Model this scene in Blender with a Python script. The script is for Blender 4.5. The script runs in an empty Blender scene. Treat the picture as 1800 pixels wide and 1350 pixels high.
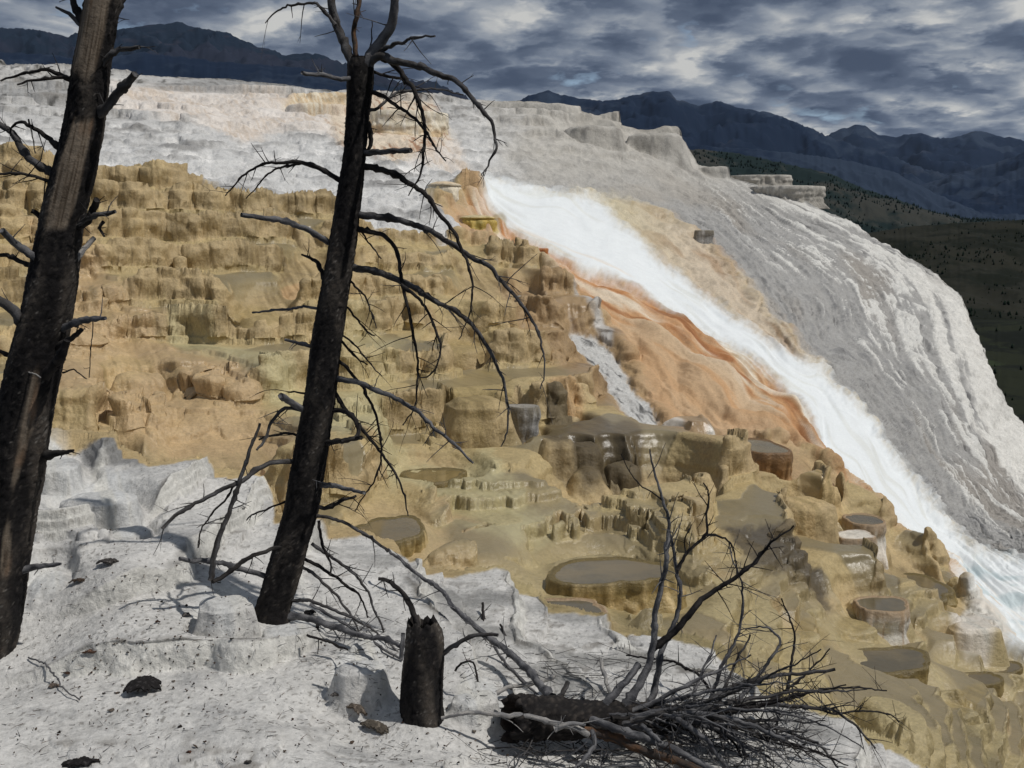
import bpy, math, random
import numpy as np
from mathutils import Vector, Euler
random.seed(7)
f32 = np.float32
sc = bpy.context.scene
COL = sc.collection
# ------------------------------------------------------------------ camera
PITCH = math.radians(7.75)
cam_d = bpy.data.cameras.new('camera'); cam = bpy.data.objects.new('camera', cam_d); COL.objects.link(cam)
cam_d.sensor_width = 36; cam_d.lens = 36; cam_d.clip_start = 0.05; cam_d.clip_end = 60000
cam.location = (0, 0, 0); cam.rotation_euler = (math.radians(90) - PITCH, 0, 0)
sc.camera = cam
sc.view_settings.view_transform = 'Standard'; sc.view_settings.look = 'None'
sc.view_settings.exposure = 0; sc.view_settings.gamma = 1; sc.view_settings.use_curve_mapping = False
sc.cycles.max_bounces = 6; sc.cycles.diffuse_bounces = 3; sc.cycles.volume_bounces = 0
sc.cycles.use_denoising = True
SUN_EL, SUN_AZ = math.radians(57), math.radians(112)        # azimuth measured from +Y towards +X
sd = Vector((math.sin(SUN_AZ)*math.cos(SUN_EL), math.cos(SUN_AZ)*math.cos(SUN_EL), math.sin(SUN_EL)))
sun_d = bpy.data.lights.new('sun', 'SUN'); sun = bpy.data.objects.new('sun', sun_d); COL.objects.link(sun)
sun_d.energy = 2.9; sun_d.angle = math.radians(0.8); sun_d.color = (1.0, 0.965, 0.91)
sun.rotation_euler = sd.to_track_quat('Z', 'Y').to_euler()

class NT:
    """small helper round a node tree"""
    def __init__(s, tree): s.t = tree; s.n = tree.nodes; s.l = tree.links
    def node(s, typ, **kw):
        nd = s.n.new(typ)
        for k, v in kw.items(): setattr(nd, k, v)
        return nd
    def set(s, nd, name, val):
        i = nd.inputs[name]
        if isinstance(val, bpy.types.NodeSocket): s.l.new(val, i)
        else: i.default_value = val
    def math(s, op, a, b=0.0, clamp=False):
        nd = s.node('ShaderNodeMath', operation=op, use_clamp=clamp)
        s.set(nd, 0, a); s.set(nd, 1, b); return nd.outputs[0]
    def vmath(s, op, a, b):
        nd = s.node('ShaderNodeVectorMath', operation=op); s.set(nd, 0, a); s.set(nd, 1, b); return nd.outputs[0]
    def noise(s, vec, scale, detail=5, rough=0.55, dist=0.0, lac=2.0):
        nd = s.node('ShaderNodeTexNoise'); s.set(nd, 'Vector', vec); s.set(nd, 'Scale', scale); s.set(nd, 'Detail', detail)
        s.set(nd, 'Roughness', rough); s.set(nd, 'Distortion', dist); s.set(nd, 'Lacunarity', lac); return nd.outputs[0]
    def ramp(s, fac, stops, interp='LINEAR'):
        nd = s.node('ShaderNodeValToRGB'); s.set(nd, 0, fac); e = nd.color_ramp.elements; nd.color_ramp.interpolation = interp
        while len(e) < len(stops): e.new(0.5)
        for i, (p, c) in enumerate(stops):
            e[i].position = p; e[i].color = (c[0], c[1], c[2], 1) if hasattr(c, '__len__') else (c, c, c, 1)
        return nd.outputs[0]
    def mix(s, fac, a, b, blend='MIX'):
        nd = s.node('ShaderNodeMix', data_type='RGBA', blend_type=blend)
        s.set(nd, 0, fac)
        for i, v in ((6, a), (7, b)):
            if isinstance(v, bpy.types.NodeSocket): s.l.new(v, nd.inputs[i])
            else: nd.inputs[i].default_value = (v[0], v[1], v[2], 1)
        return nd.outputs[2]
def lin(r, g, b, k=1.0):
    def c(x):
        x /= 255.0
        return (x/12.92 if x <= 0.04045 else ((x+0.055)/1.055)**2.4)*k
    return (c(r), c(g), c(b))

# ------------------------------------------------------------------ sky: broken grey-blue cloud over a clear sky
world = bpy.data.worlds.new('World'); sc.world = world; world.use_nodes = True
w = NT(world.node_tree); w.n.clear()
tc = w.node('ShaderNodeTexCoord').outputs['Generated']
sky = w.node('ShaderNodeTexSky', sky_type='NISHITA', sun_disc=False, sun_elevation=SUN_EL, sun_rotation=SUN_AZ)
skyc = w.mix(1.0, sky.outputs[0], (0.075, 0.075, 0.075), 'MULTIPLY')
sep = w.node('ShaderNodeSeparateXYZ'); w.set(sep, 0, tc)
up = w.math('MAXIMUM', sep.outputs[2], 0.0)
def clouds(lift, seed, sc_, det=9, rough=0.55, dist=0.2):
    """a cloud layer seen in perspective; lift shifts the look-up towards the zenith"""
    k = w.math('DIVIDE', 1.0, w.math('ADD', w.math('MULTIPLY', up, 1.0+lift), 0.19))
    cb = w.node('ShaderNodeCombineXYZ'); w.set(cb, 0, w.math('MULTIPLY', sep.outputs[0], k)); w.set(cb, 1, w.math('MULTIPLY', sep.outputs[1], k)); w.set(cb, 2, seed)
    nd = w.node('ShaderNodeTexNoise', noise_dimensions='2D'); w.set(nd, 'Vector', w.vmath('ADD', cb.outputs[0], (seed*3.0, seed, 0))); w.set(nd, 'Scale', sc_); w.set(nd, 'Detail', det); w.set(nd, 'Roughness', rough); base = nd.outputs[0]
    if det < 5: return base
    vo = w.node('ShaderNodeTexVoronoi', feature='F1', voronoi_dimensions='2D'); w.set(vo, 'Vector', w.vmath('ADD', cb.outputs[0], w.vmath('MULTIPLY', base, (0.5, 0.5, 0.0)))); w.set(vo, 'Scale', sc_*2.1); w.set(vo, 'Detail', 1.6); w.set(vo, 'Roughness', 0.5)
    return w.math('ADD', w.math('MULTIPLY', base, 0.72), w.math('MULTIPLY', w.math('SUBTRACT', 1.0, vo.outputs[0]), 0.26))
c0 = clouds(0.0, 5.3, 2.3, 9, 0.58, 0.0); c1 = clouds(0.17, 5.3, 2.3, 9, 0.58, 0.0); big = clouds(0.0, 9.1, 1.6, 3, 0.5, 0.0)
lit = w.math('SUBTRACT', c0, c1)                               # thickness falling off upwards = lit cloud top
shade = w.math('ADD', w.math('MULTIPLY', lit, 2.6), w.math('MULTIPLY', w.math('SUBTRACT', 0.50, c0), 1.5))
shade = w.math('ADD', shade, w.math('MULTIPLY', w.math('SUBTRACT', big, 0.5), 1.1))
shade = w.math('ADD', shade, 0.34, True)
cc = w.ramp(shade, [(0.0, lin(68, 79, 98)), (0.3, lin(88, 99, 117)), (0.5, lin(116, 126, 141)), (0.72, lin(152, 158, 166)), (0.95, lin(200, 200, 197))])
cover = w.ramp(c0, [(0.18, 0.0), (0.30, 1.0)])
skyfin = w.mix(cover, w.mix(0.5, skyc, lin(150, 172, 196)), cc)
bg = w.node('ShaderNodeBackground'); w.set(bg, 0, skyfin); w.set(bg, 1, 1.0)
wo = w.node('ShaderNodeOutputWorld'); w.l.new(bg.outputs[0], wo.inputs[0])

# ------------------------------------------------------------------ helpers: pixel of the 1800x1350 survey picture -> world point at forward distance Y
CP, SP = math.cos(PITCH), math.sin(PITCH)
def ray(u, v):
    x = (u-900.0)/1800.0; y = (675.0-v)/1800.0
    return x, CP + y*SP, -SP + y*CP
def at(u, v, Y):
    x, y, z = ray(u, v); t = Y/y
    return Vector((x*t, Y, z*t))
def at_z(u, v, z0):
    x, y, z = ray(u, v); t = z0/z
    return Vector((x*t, y*t, z0))
def tag(o, label=None, cat=None, group=None, kind=None):
    if label: o['label'] = label
    if cat: o['category'] = cat
    if group: o['group'] = group
    if kind: o['kind'] = kind
    return o
def empty(name, loc):
    o = bpy.data.objects.new(name, None); COL.objects.link(o); o.location = loc; o.empty_display_size = 0.2
    return o
def mesh_np(name, V, F, mat, parent=None, smooth=True, cols=None, wet=None, alpha=None):
    """V (n,3) array, F (m,3|4) int array"""
    me = bpy.data.meshes.new(name)
    V = np.asarray(V, f32); F = np.asarray(F, np.int32); k = F.shape[1]
    me.vertices.add(len(V)); me.vertices.foreach_set('co', V.ravel())
    me.loops.add(F.size); me.loops.foreach_set('vertex_index', F.ravel())
    me.polygons.add(len(F)); me.polygons.foreach_set('loop_start', np.arange(0, F.size, k, dtype=np.int32))
    if smooth: me.polygons.foreach_set('use_smooth', np.ones(len(F), bool))
    me.update(calc_edges=True)
    if cols is not None:
        a = me.color_attributes.new('Col', 'FLOAT_COLOR', 'POINT')
        c = np.ones((len(V), 4), f32); c[:, :3] = cols
        if alpha is not None: c[:, 3] = alpha
        a.data.foreach_set('color', c.ravel())
    if wet is not None:
        a = me.attributes.new('Wet', 'FLOAT', 'POINT'); a.data.foreach_set('value', np.asarray(wet, f32).ravel())
    if mat: me.materials.append(mat)
    o = bpy.data.objects.new(name, me); COL.objects.link(o)
    if parent is not None:
        o.parent = parent; o.matrix_parent_inverse = parent.matrix_basis.inverted()
    return o
def grid_faces(nr, nc, wrap=False):
    i = np.arange(nr-1)[:, None]*nc; j = np.arange(nc if wrap else nc-1)[None, :]; j2 = (j+1) % nc
    return np.stack([i+j, i+j2, i+nc+j2, i+nc+j], -1).reshape(-1, 4)

# ------------------------------------------------------------------ numpy noise
_rs = np.random.RandomState(11)
PERM = np.concatenate([_rs.permutation(1024)]*3).astype(np.int32)
_an = _rs.rand(1024)*2*np.pi
G2X, G2Y = np.cos(_an).astype(f32), np.sin(_an).astype(f32)
_g = _rs.randn(1024, 3); _g /= np.linalg.norm(_g, axis=1)[:, None]; G3 = _g.astype(f32)
R1 = _rs.rand(1024).astype(f32); R2 = _rs.rand(1024).astype(f32); R3 = _rs.rand(1024).astype(f32)
def _fade(t): return t*t*t*(t*(t*6-15)+10)
def n2(x, y, seed=0):
    x = np.asarray(x, f32); y = np.asarray(y, f32)
    xf = np.floor(x); yf = np.floor(y); xi = xf.astype(np.int32); yi = yf.astype(np.int32)
    fx = x-xf; fy = y-yf; u = _fade(fx); v = _fade(fy)
    a0 = PERM[(xi+seed*37) & 1023]; a1 = PERM[(xi+1+seed*37) & 1023]
    def g(a, yy, dx, dy):
        h = PERM[(a + yy) & 1023]; return G2X[h]*dx + G2Y[h]*dy
    n00 = g(a0, yi, fx, fy); n10 = g(a1, yi, fx-1, fy); n01 = g(a0, yi+1, fx, fy-1); n11 = g(a1, yi+1, fx-1, fy-1)
    a = n00 + u*(n10-n00); b = n01 + u*(n11-n01)
    return (a + v*(b-a))*1.5
def n3(x, y, z, seed=0):
    x = np.asarray(x, f32); y = np.asarray(y, f32); z = np.asarray(z, f32)
    xf = np.floor(x); yf = np.floor(y); zf = np.floor(z)
    xi = xf.astype(np.int32); yi = yf.astype(np.int32); zi = zf.astype(np.int32)
    fx = x-xf; fy = y-yf; fz = z-zf; u = _fade(fx); v = _fade(fy); ww = _fade(fz)
    out = 0
    for i in (0, 1):
        A = PERM[(xi+i+seed*37) & 1023]; wu = u if i else 1-u
        for j in (0, 1):
            B = PERM[(A+yi+j) & 1023]; wv = v if j else 1-v
            for k in (0, 1):
                h = PERM[(B+zi+k) & 1023]; wk = ww if k else 1-ww
                out = out + wu*wv*wk*(G3[h, 0]*(fx-i) + G3[h, 1]*(fy-j) + G3[h, 2]*(fz-k))
    return out*1.5
def fbm2(x, y, o=4, seed=0, r=0.5):
    s = 0; a = 1.0; t = 0
    for i in range(o):
        s = s + a*n2(x*2**i, y*2**i, seed+i); t += a; a *= r
    return s/t
def fbm3(x, y, z, o=3, seed=0, r=0.5):
    s = 0; a = 1.0; t = 0
    for i in range(o):
        s = s + a*n3(x*2**i, y*2**i, z*2**i, seed+i); t += a; a *= r
    return s/t
def worley(x, y, seed=0, jit=0.85):
    """F1 distance, F2 distance and the cell's random number"""
    x = np.asarray(x, f32); y = np.asarray(y, f32)
    xi = np.floor(x).astype(np.int32); yi = np.floor(y).astype(np.int32)
    f1 = np.full(x.shape, 9.0, f32); f2 = f1.copy(); idv = np.zeros(x.shape, f32)
    for i in (-1, 0, 1):
        A = PERM[(xi+i+seed*37) & 1023]
        for j in (-1, 0, 1):
            h = PERM[(A+yi+j) & 1023]
            dx = xi+i+0.5+(R1[h]-0.5)*jit-x; dy = yi+j+0.5+(R2[h]-0.5)*jit-y
            d = np.sqrt(dx*dx+dy*dy); c = d < f1
            f2 = np.where(c, f1, np.minimum(f2, d)); idv = np.where(c, R3[h], idv); f1 = np.where(c, d, f1)
    return f1, f2, idv
def sst(a, b, x):
    t = np.clip((x-a)/(b-a), 0, 1); return t*t*(3-2*t)
class TPS:
    def __init__(s, pts, vals, lam=1e-5):
        s.p = np.array(pts, float)/1000.0; n = len(s.p); v = np.array(vals, float)
        d = np.linalg.norm(s.p[:, None]-s.p[None], axis=2); K = np.where(d > 0, d*d*np.log(d+1e-12), 0) + lam*np.eye(n)
        P = np.c_[np.ones(n), s.p]; A = np.zeros((n+3, n+3)); A[:n, :n] = K; A[:n, n:] = P; A[n:, :n] = P.T
        s.w = np.linalg.solve(A, np.r_[v, 0, 0, 0])
    def __call__(s, u, v):
        u = np.asarray(u, f32)/1000; v = np.asarray(v, f32)/1000
        out = s.w[-3] + s.w[-2]*u + s.w[-1]*v
        for (px, py), k in zip(s.p, s.w[:-3]):
            r2 = (u-px)**2 + (v-py)**2 + 1e-12
            out = out + f32(k*0.5)*r2*np.log(r2)
        return out
# ------------------------------------------------------------------ materials
def stone_material(name, grain=1.0, bump=0.5):
    m = bpy.data.materials.new(name); m.use_nodes = True; t = NT(m.node_tree); t.n.clear()
    vcn = t.node('ShaderNodeVertexColor', layer_name='Col'); col = vcn.outputs[0]
    wet = t.node('ShaderNodeAttribute', attribute_name='Wet').outputs['Fac']
    P = t.node('ShaderNodeNewGeometry').outputs['Position']
    a = t.noise(P, 2.2*grain, 8, 0.68); b = t.noise(P, 19*grain, 6, 0.75)
    k = t.math('ADD', t.math('MULTIPLY', a, 0.5), t.math('MULTIPLY', b, 0.85)); k = t.math('ADD', k, 0.33)
    c = t.mix(1.0, col, t.ramp(k, [(0.55, 0.55), (1.0, 1.0)]), 'MULTIPLY')
    al = vcn.outputs[1]; k2 = t.math('ADD', t.math('MULTIPLY', k, 1.5), -0.52); k2 = t.math('ADD', t.math('MULTIPLY', k2, al), t.math('SUBTRACT', 1.0, al))
    cm = t.node('ShaderNodeCombineColor'); [t.set(cm, i, k2) for i in range(3)]
    c = t.mix(1.0, col, cm.outputs[0], 'MULTIPLY')
    p = t.node('ShaderNodeBsdfPrincipled'); t.set(p, 'Base Color', c)
    t.set(p, 'Roughness', t.math('SUBTRACT', 0.9, t.math('MULTIPLY', wet, 0.62)))
    t.set(p, 'Specular IOR Level', t.math('ADD', 0.15, t.math('MULTIPLY', wet, 0.35)))
    bp = t.node('ShaderNodeBump'); h = t.math('ADD', t.math('MULTIPLY', a, 0.16), t.math('MULTIPLY', b, 0.034))
    t.set(bp, 'Height', t.math('MULTIPLY', h, al)); t.set(bp, 'Strength', bump); t.set(bp, 'Distance', 1.0); t.set(p, 'Normal', bp.outputs[0])
    o = t.node('ShaderNodeOutputMaterial'); t.l.new(p.outputs[0], o.inputs[0]); return m
def simple(name, col, rough=0.8, noise=None, bump=0.0, spec=0.3):
    m = bpy.data.materials.new(name); m.use_nodes = True; t = NT(m.node_tree); t.n.clear()
    p = t.node('ShaderNodeBsdfPrincipled'); t.set(p, 'Roughness', rough); t.set(p, 'Specular IOR Level', spec)
    if noise:
        P = t.node('ShaderNodeTexCoord').outputs['Object']
        f = t.noise(P, noise[0], 7, 0.62); c = t.ramp(f, noise[1])
        if len(noise) > 2:
            f2 = t.noise(P, noise[2], 4, 0.6); c = t.mix(1, c, t.ramp(f2, [(0.3, 0.65), (0.7, 1.3)]), 'MULTIPLY')
        t.set(p, 'Base Color', c)
        if bump:
            bp = t.node('ShaderNodeBump'); t.set(bp, 'Height', f); t.set(bp, 'Strength', 0.8); t.set(bp, 'Distance', bump); t.set(p, 'Normal', bp.outputs[0])
    else: t.set(p, 'Base Color', (*col, 1))
    o = t.node('ShaderNodeOutputMaterial'); t.l.new(p.outputs[0], o.inputs[0]); return m
M_STONE = stone_material('travertine', 1.0, 0.55)
M_FAR = simple('far_hill', (0.04, 0.05, 0.05))
def water_material(name, c1, c2, sc_=0.9):
    m = bpy.data.materials.new(name); m.use_nodes = True; t = NT(m.node_tree); t.n.clear()
    P = t.node('ShaderNodeNewGeometry').outputs['Position']
    n = t.noise(P, sc_, 5, 0.6, 0.6); c = t.ramp(n, [(0.38, c1), (0.62, c2)])
    p = t.node('ShaderNodeBsdfPrincipled'); t.set(p, 'Base Color', c); t.set(p, 'Roughness', 0.04); t.set(p, 'IOR', 1.4)
    bp = t.node('ShaderNodeBump'); t.set(bp, 'Height', t.noise(t.vmath('MULTIPLY', P, (1, 2.4, 1)), 9, 3, 0.5)); t.set(bp, 'Strength', 0.25); t.set(bp, 'Distance', 0.01)
    t.set(p, 'Normal', bp.outputs[0])
    o = t.node('ShaderNodeOutputMaterial'); t.l.new(p.outputs[0], o.inputs[0]); return m
M_WATER = water_material('pool_water', lin(112, 98, 64), lin(140, 122, 82))
M_WATER_D = water_material('dark_pool_water', lin(96, 88, 70), lin(120, 106, 78))
M_WATER_B = water_material('milky_pool_water', lin(190, 208, 210), lin(222, 228, 226))

# ------------------------------------------------------------------ the travertine hillside
# control points: picture pixel -> distance in metres (surveyed slope, rises to the left and to the back)
BG = [(-700,1480,13),(-700,900,17),(-700,600,24),(-700,300,36),(-700,110,64),
 (0,1350,13),(0,1000,15),(0,830,16.5),(0,740,18.5),(0,650,21.5),(0,550,25),(0,450,28),(0,350,31.5),(0,250,38),(0,180,50),(0,120,66),
 (300,1350,12),(300,1000,13.8),(300,830,17),(300,750,19.5),(300,650,23),(300,550,26.5),(300,450,30),(300,350,33.5),(300,250,42),(300,180,54),(300,135,66),
 (600,940,14.5),(800,1000,14),(950,1040,13.6),(1150,1120,12.6),(1350,1220,11.6),(1550,1340,10.8),(700,1350,10.5),(1200,1480,9.5),
 (700,900,16.3),(700,800,20),(700,700,24),(700,600,28),(700,500,32),(700,400,36),(700,300,43),(700,220,52),(700,175,60),
 (1080,1000,16),(1080,900,19.3),(1080,800,23),(1080,700,27),(1080,600,31),(1080,500,36),(1080,400,43),(1080,330,50),(1080,230,60),
 (1500,1300,12.2),(1400,1100,15),(1400,1000,18),(1400,900,21.5),(1400,800,25),(1400,700,30),(1400,600,36),(1400,500,44),(1400,400,52),(1400,310,58),
 (1200,240,62),(1240,290,60),(1800,1350,14.5),(1800,1200,17.2),(1800,1100,20.5),(1800,1000,24.5),(1700,1000,24),(1700,900,29),(1700,800,34),(1700,700,39),(1700,600,45),(1700,535,50),
 (1600,900,26),(1600,800,31),(1600,700,36),(1600,600,42),(1600,500,50),(1600,455,54),(1800,900,31),(1800,770,40),
 (1800,1480,12.5),(2400,1480,14),(2400,1300,17.5),(2100,1100,21.5),(2000,1000,26),(1950,930,29)]
FGP = [(-700,1480,5.4),(-700,1100,8),(-700,800,11.0),(0,1480,5.2),(0,1350,6.1),(0,1140,7.3),(0,1000,8.3),(0,900,9.2),(0,800,10.4),(0,760,11.0),
 (300,1350,6.0),(300,1200,6.95),(300,1000,8.4),(300,870,10.3),(480,1078,8.0),(480,900,10.9),(480,1350,6.0),(600,1300,6.35),(742,1255,6.5),(900,1350,6.3),(700,980,10.6),(700,1100,8.3),
 (900,1040,10.3),(1000,1290,6.95),(1100,1150,9.2),(1300,1250,8.0),(1500,1340,7.6),(900,1200,7.6),(1250,1350,6.9),(1500,1480,6.5),(1200,1200,8.5),(2000,1480,7.5)]
tps0 = TPS([p[:2] for p in BG], [math.log(p[2]) for p in BG], 2e-4)
tpsF = TPS([p[:2] for p in FGP], [math.log(p[2]) for p in FGP], 2e-4)

# style: rim colour, side colour, foot colour, streak colour, wet
TAN, OLV, DKO, PCH = lin(196,170,122), lin(150,130,84), lin(104,90,54), lin(196,160,118)
WHT, GRY, DGR, BRN = lin(206,202,192), lin(150,148,144), lin(96,94,90), lin(112,86,56)
ORG, CRM, YEL = lin(178,112,58), lin(222,212,190), lin(192,166,84)
STY = {
 'tan': (DKO, OLV, TAN, lin(214,190,140), 0.9), 'olive': (DKO, lin(138,120,76), lin(160,140,92), DKO, 0.9),
 'brown': (BRN, lin(160,124,84), PCH, BRN, 0.8), 'white': (lin(150,124,92), WHT, lin(214,206,194), lin(170,140,104), 0.15),
 'grey': (lin(120,112,96), GRY, lin(150,142,128), lin(176,172,166), 0.1), 'dark': (DGR, lin(100,88,64), lin(88,76,54), lin(70,62,48), 0.6),
 'orange': (ORG, lin(168,108,56), ORG, lin(120,74,38), 0.8), 'cream': (CRM, CRM, lin(200,176,140), lin(236,230,218), 0.4),
 'yellow': (YEL, YEL, CRM, lin(134,120,50), 0.7), 'paleledge': (lin(178,174,166), lin(176,171,162), lin(150,146,138), lin(196,192,184), 0.05),
 'fg': (lin(186,186,182), lin(206,204,196), lin(196,197,196), lin(178,176,166), 0.0), 'ashledge': (lin(140,138,134), lin(128,126,123), lin(150,150,149), lin(170,168,162), 0.0),
}
# name, label, uc, vc, half width, half height, drop (pixels), style, water, flare, dome
T = 'travertine_terrace'
BAS = [
 (T,'large scalloped tan terrace holding the wide grey pool beneath the dead upright branches',1088,1003,122,27,58,'tan','d',1.05,0),
 (T,'low brown and white fluted terrace with a slate pool beside the dry grey shelf',1012,1076,84,25,30,'white','d',1.03,0),
 (T,'tan terrace with half olive half slate pool just right of the thinner charred trunk',690,930,72,24,36,'tan','d',1.0,0),
 (T,'shallow terrace with a pointed dark pool at the foot of the dark brown mounds',1072,906,84,15,22,'tan','d',1.05,0),
 (T,'thick brown drum terrace with flat pool under the orange striped flow',1368,785,50,14,72,'brown','d',1.0,0),
 (T,'thin brown plate terrace, upper of the two at the orange flow edge',1447,848,34,8,10,'brown','d',1.0,0),
 (T,'thin brown plate terrace, lower of the two at the orange flow edge',1444,868,36,8,14,'brown','d',1.0,0),
 (T,'tall pale pillar terrace with orange rim against the white flow',1540,913,40,11,74,'white','d',1.0,0),
 (T,'tan topped drum with white crusted right side standing before the tall pale pillar',1516,940,38,9,66,'white','',1.08,0),
 (T,'small orange brown pool terrace at the foot of the white crusted drum',1492,972,42,10,36,'brown','d',1.08,0),
 (T,'widest dark brown pool plate near the white churning water',1640,1030,72,27,20,'olive','d',1.0,0),
 (T,'white fluted pedestal with dark pool on top and a black hollow at its foot',1572,1062,58,15,64,'white','d',1.12,0),
 (T,'small olive drum terrace left of the white fluted pedestal',1512,1101,42,12,20,'olive','',1.0,0),
 (T,'broad low olive terrace with thin water sheet below the white fluted pedestal',1590,1158,86,24,30,'olive','d',1.05,0),
 (T,'low terrace holding the brown pool under the small white rounded cascade',1200,885,56,13,12,'tan','w',1.0,0),
 (T,'shallow terrace with still brown pool between the two charred trunks',352,832,92,22,20,'brown','w',1.02,0),
 (T,'grey ribbed column narrowing downward in the middle of the olive steps',922,714,29,4,86,'grey','',0.72,0),
 (T,'widest olive ribbed drum left of the grey column',845,703,56,7,104,'olive','',1.08,0),
 (T,'brown ledge right of the grey column with dark hollow in it',990,733,34,5,36,'brown','',0.9,0),
 (T,'dark brown mossy column directly below the grey ribbed column',985,774,30,6,84,'dark','',1.3,0),
 (T,'dark brown mossy column with slate top right of its twin',1034,782,28,7,86,'dark','',1.35,0),
 (T,'dark rounded mound with white streaks down its right flank above the pointed pool',1040,822,32,8,62,'dark','',1.5,1),
 (T,'small dark stepped column at the right end of the dark mounds',1098,818,28,7,60,'dark','',1.3,0),
 (T,'short white topped pillar on the olive slope below the hanging branch tips',934,519,21,4,30,'grey','',1.1,0),
 (T,'lone grey tree-stump shaped pillar beside the upper tan patch',1242,402,17,3,32,'grey','',1.0,0),
 (T,'small flat topped orange ledge at the head of the orange flow',930,432,36,5,20,'orange','',0.85,0),
 (T,'thin terrace lip holding the small dark pool on the upper olive steps',862,548,38,6,18,'olive','w',1.0,0),
 (T,'pale scalloped terrace with pale green pool right of the thinner trunk',765,835,62,14,22,'tan','w',1.05,0),
 (T,'white topped bulging terrace under the thinner tree branch with yellow skirt',783,312,33,5,40,'cream','',1.0,1),
 (T,'brown ribbed dome tucked behind the white bulging terrace',826,322,17,4,32,'brown','',1.0,1),
 (T,'yellow green drum terrace below the white bulging terrace',838,372,36,5,30,'yellow','',1.05,1),
 (T,'small dark olive dome at the right end of the yellow green drum',876,380,13,3,24,'olive','',1.0,1),
 (T,'overhanging pale ledge with drip curtains jutting over the valley',1395,322,66,4,28,'paleledge','',0.92,0),
 (T,'thin pale ledge strip above the overhanging drip curtain ledge',1352,304,52,3,12,'paleledge','',1.0,0),
 (T,'low cracked ledge strip just right of the square grey bluff',1280,289,46,3,20,'paleledge','',1.0,0),
 (T,'square topped pale bluff at the head of the grey mound',1160,230,44,3,46,'paleledge','',1.05,0),
 (T,'rounded pale bluff with fluted skirt below the skyline ledge',1050,218,48,3,40,'paleledge','',1.05,0),
 (T,'long pale skyline ledge left of the rounded bluff',935,178,92,3,18,'paleledge','',1.02,0),
 (T,'cream drip curtain with long icicle fringes behind the thinner trunk',700,190,88,3,44,'cream','',1.0,0),
 (T,'pinkish cream drip curtain with orange cavity left of the thinner trunk',560,178,56,3,24,'cream','',1.0,0),
 (T,'grey skyline rim running along the top left of the slope',420,146,150,3,16,'ashledge','',1.0,0),
 (T,'dark grey ledge behind the thicker charred trunk near the skyline',60,160,62,3,26,'ashledge','',1.0,0),
 (T,'small olive plate terrace at the right edge below the broad low terrace',1732,1192,52,12,20,'olive','d',1.0,0),
 (T,'wide slate pool terrace at the right edge under the white crusted cliff',1778,1172,44,12,14,'olive','d',1.0,0),
 (T,'small olive mound terrace near the lower right corner',1690,1250,40,10,18,'olive','',1.0,0),
 (T,'rounded olive drum above the lying dead tree twigs',1420,1115,34,9,30,'olive','',1.1,0),
 (T,'white crusted cliff block beside the churning white pool',1725,1098,48,9,62,'white','',1.05,0),
 (T,'tall tan block with white crusted corner left of the tan pool drum',1430,880,48,10,78,'tan','',1.0,0),
 (T,'small white lobed terrace, left of two above the brown pool',1170,785,30,5,24,'white','',1.05,1),
 (T,'large white lobed cascade above the brown pool edge',1290,800,42,7,52,'white','',1.2,1),
 (T,'olive ribbed drum in the middle of the olive steps under the hanging twigs',810,612,44,5,40,'olive','',1.05,0),
 (T,'lumpy olive drum left of the thinner trunk at mid height',452,556,46,5,48,'olive','',1.1,1),
 (T,'dark brown brushy dome beside the thinner trunk',530,508,34,3,26,'brown','',1.1,1),
 (T,'pear shaped peach brown mound between the trunks',225,655,46,6,62,'tan','',0.8,1),
 (T,'grey block terrace with little green pool behind the near white shelf',175,797,42,8,40,'ashledge','w',1.1,0),
 (T,'near white rounded block behind the tall charred stump',640,1166,46,12,76,'fg','',1.15,0),
 (T,'near white block between the charred stump and the fallen trunk',842,1222,42,14,52,'fg','',1.06,0),
 (T,'cream shoulder block left of the thinner trunk base',395,1055,48,14,78,'fg','',1.3,0),
 (T,'small cream rounded block right in front of the thinner trunk base',510,1105,48,10,34,'fg','',1.12,0),
 (T,'square pale block on the near shelf beside the thicker trunk',85,812,46,12,50,'fg','',1.08,0),
 (T,'low pale block step on the near shelf right of the thicker trunk',165,872,66,12,60,'fg','',1.1,0),
 (T,'small round pale block at the thicker trunk foot',78,1020,34,12,34,'fg','',1.2,1),
 (T,'low pale block with shallow bowl on the near shelf',225,932,36,9,34,'fg','',1.1,0),
]
UMAIN, VMAIN = 1, 1
BI = []
for b in BAS:
    uc, vc, hw, hh, dr, st = b[2:8]; wt_ = b[8] != ''
    vf = vc+hh+dr; T0 = tpsF if st == 'fg' else tps0
    Yf = math.exp(float(T0(np.array([uc], f32), np.array([vf], f32))[0]))
    pf = at(uc, vc+hh, Yf); z0 = pf.z; rw = hw/1800.0*Yf
    if vc-hh > 440:
        pr = at_z(uc, vc-hh, z0); ry = min((pr.y-Yf)/2, rw*1.9)
    else: ry = rw*0.7
    ry = max(ry, rw*0.4)
    MESHED = wt_ or st in ('grey', 'orange', 'yellow') or 'overhanging' in b[1] or 'topped bulging' in b[1] or 'icicle' in b[1] or 'drum with white' in b[1]
    BI.append(dict(mesh=bool(MESHED), b=b, Yf=Yf, z0=z0, rw=rw, ry=ry, ptsf=(uc, vf), fg=st == 'fg', foot=at(uc, vf, Yf)))
tpsB = tps0

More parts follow.
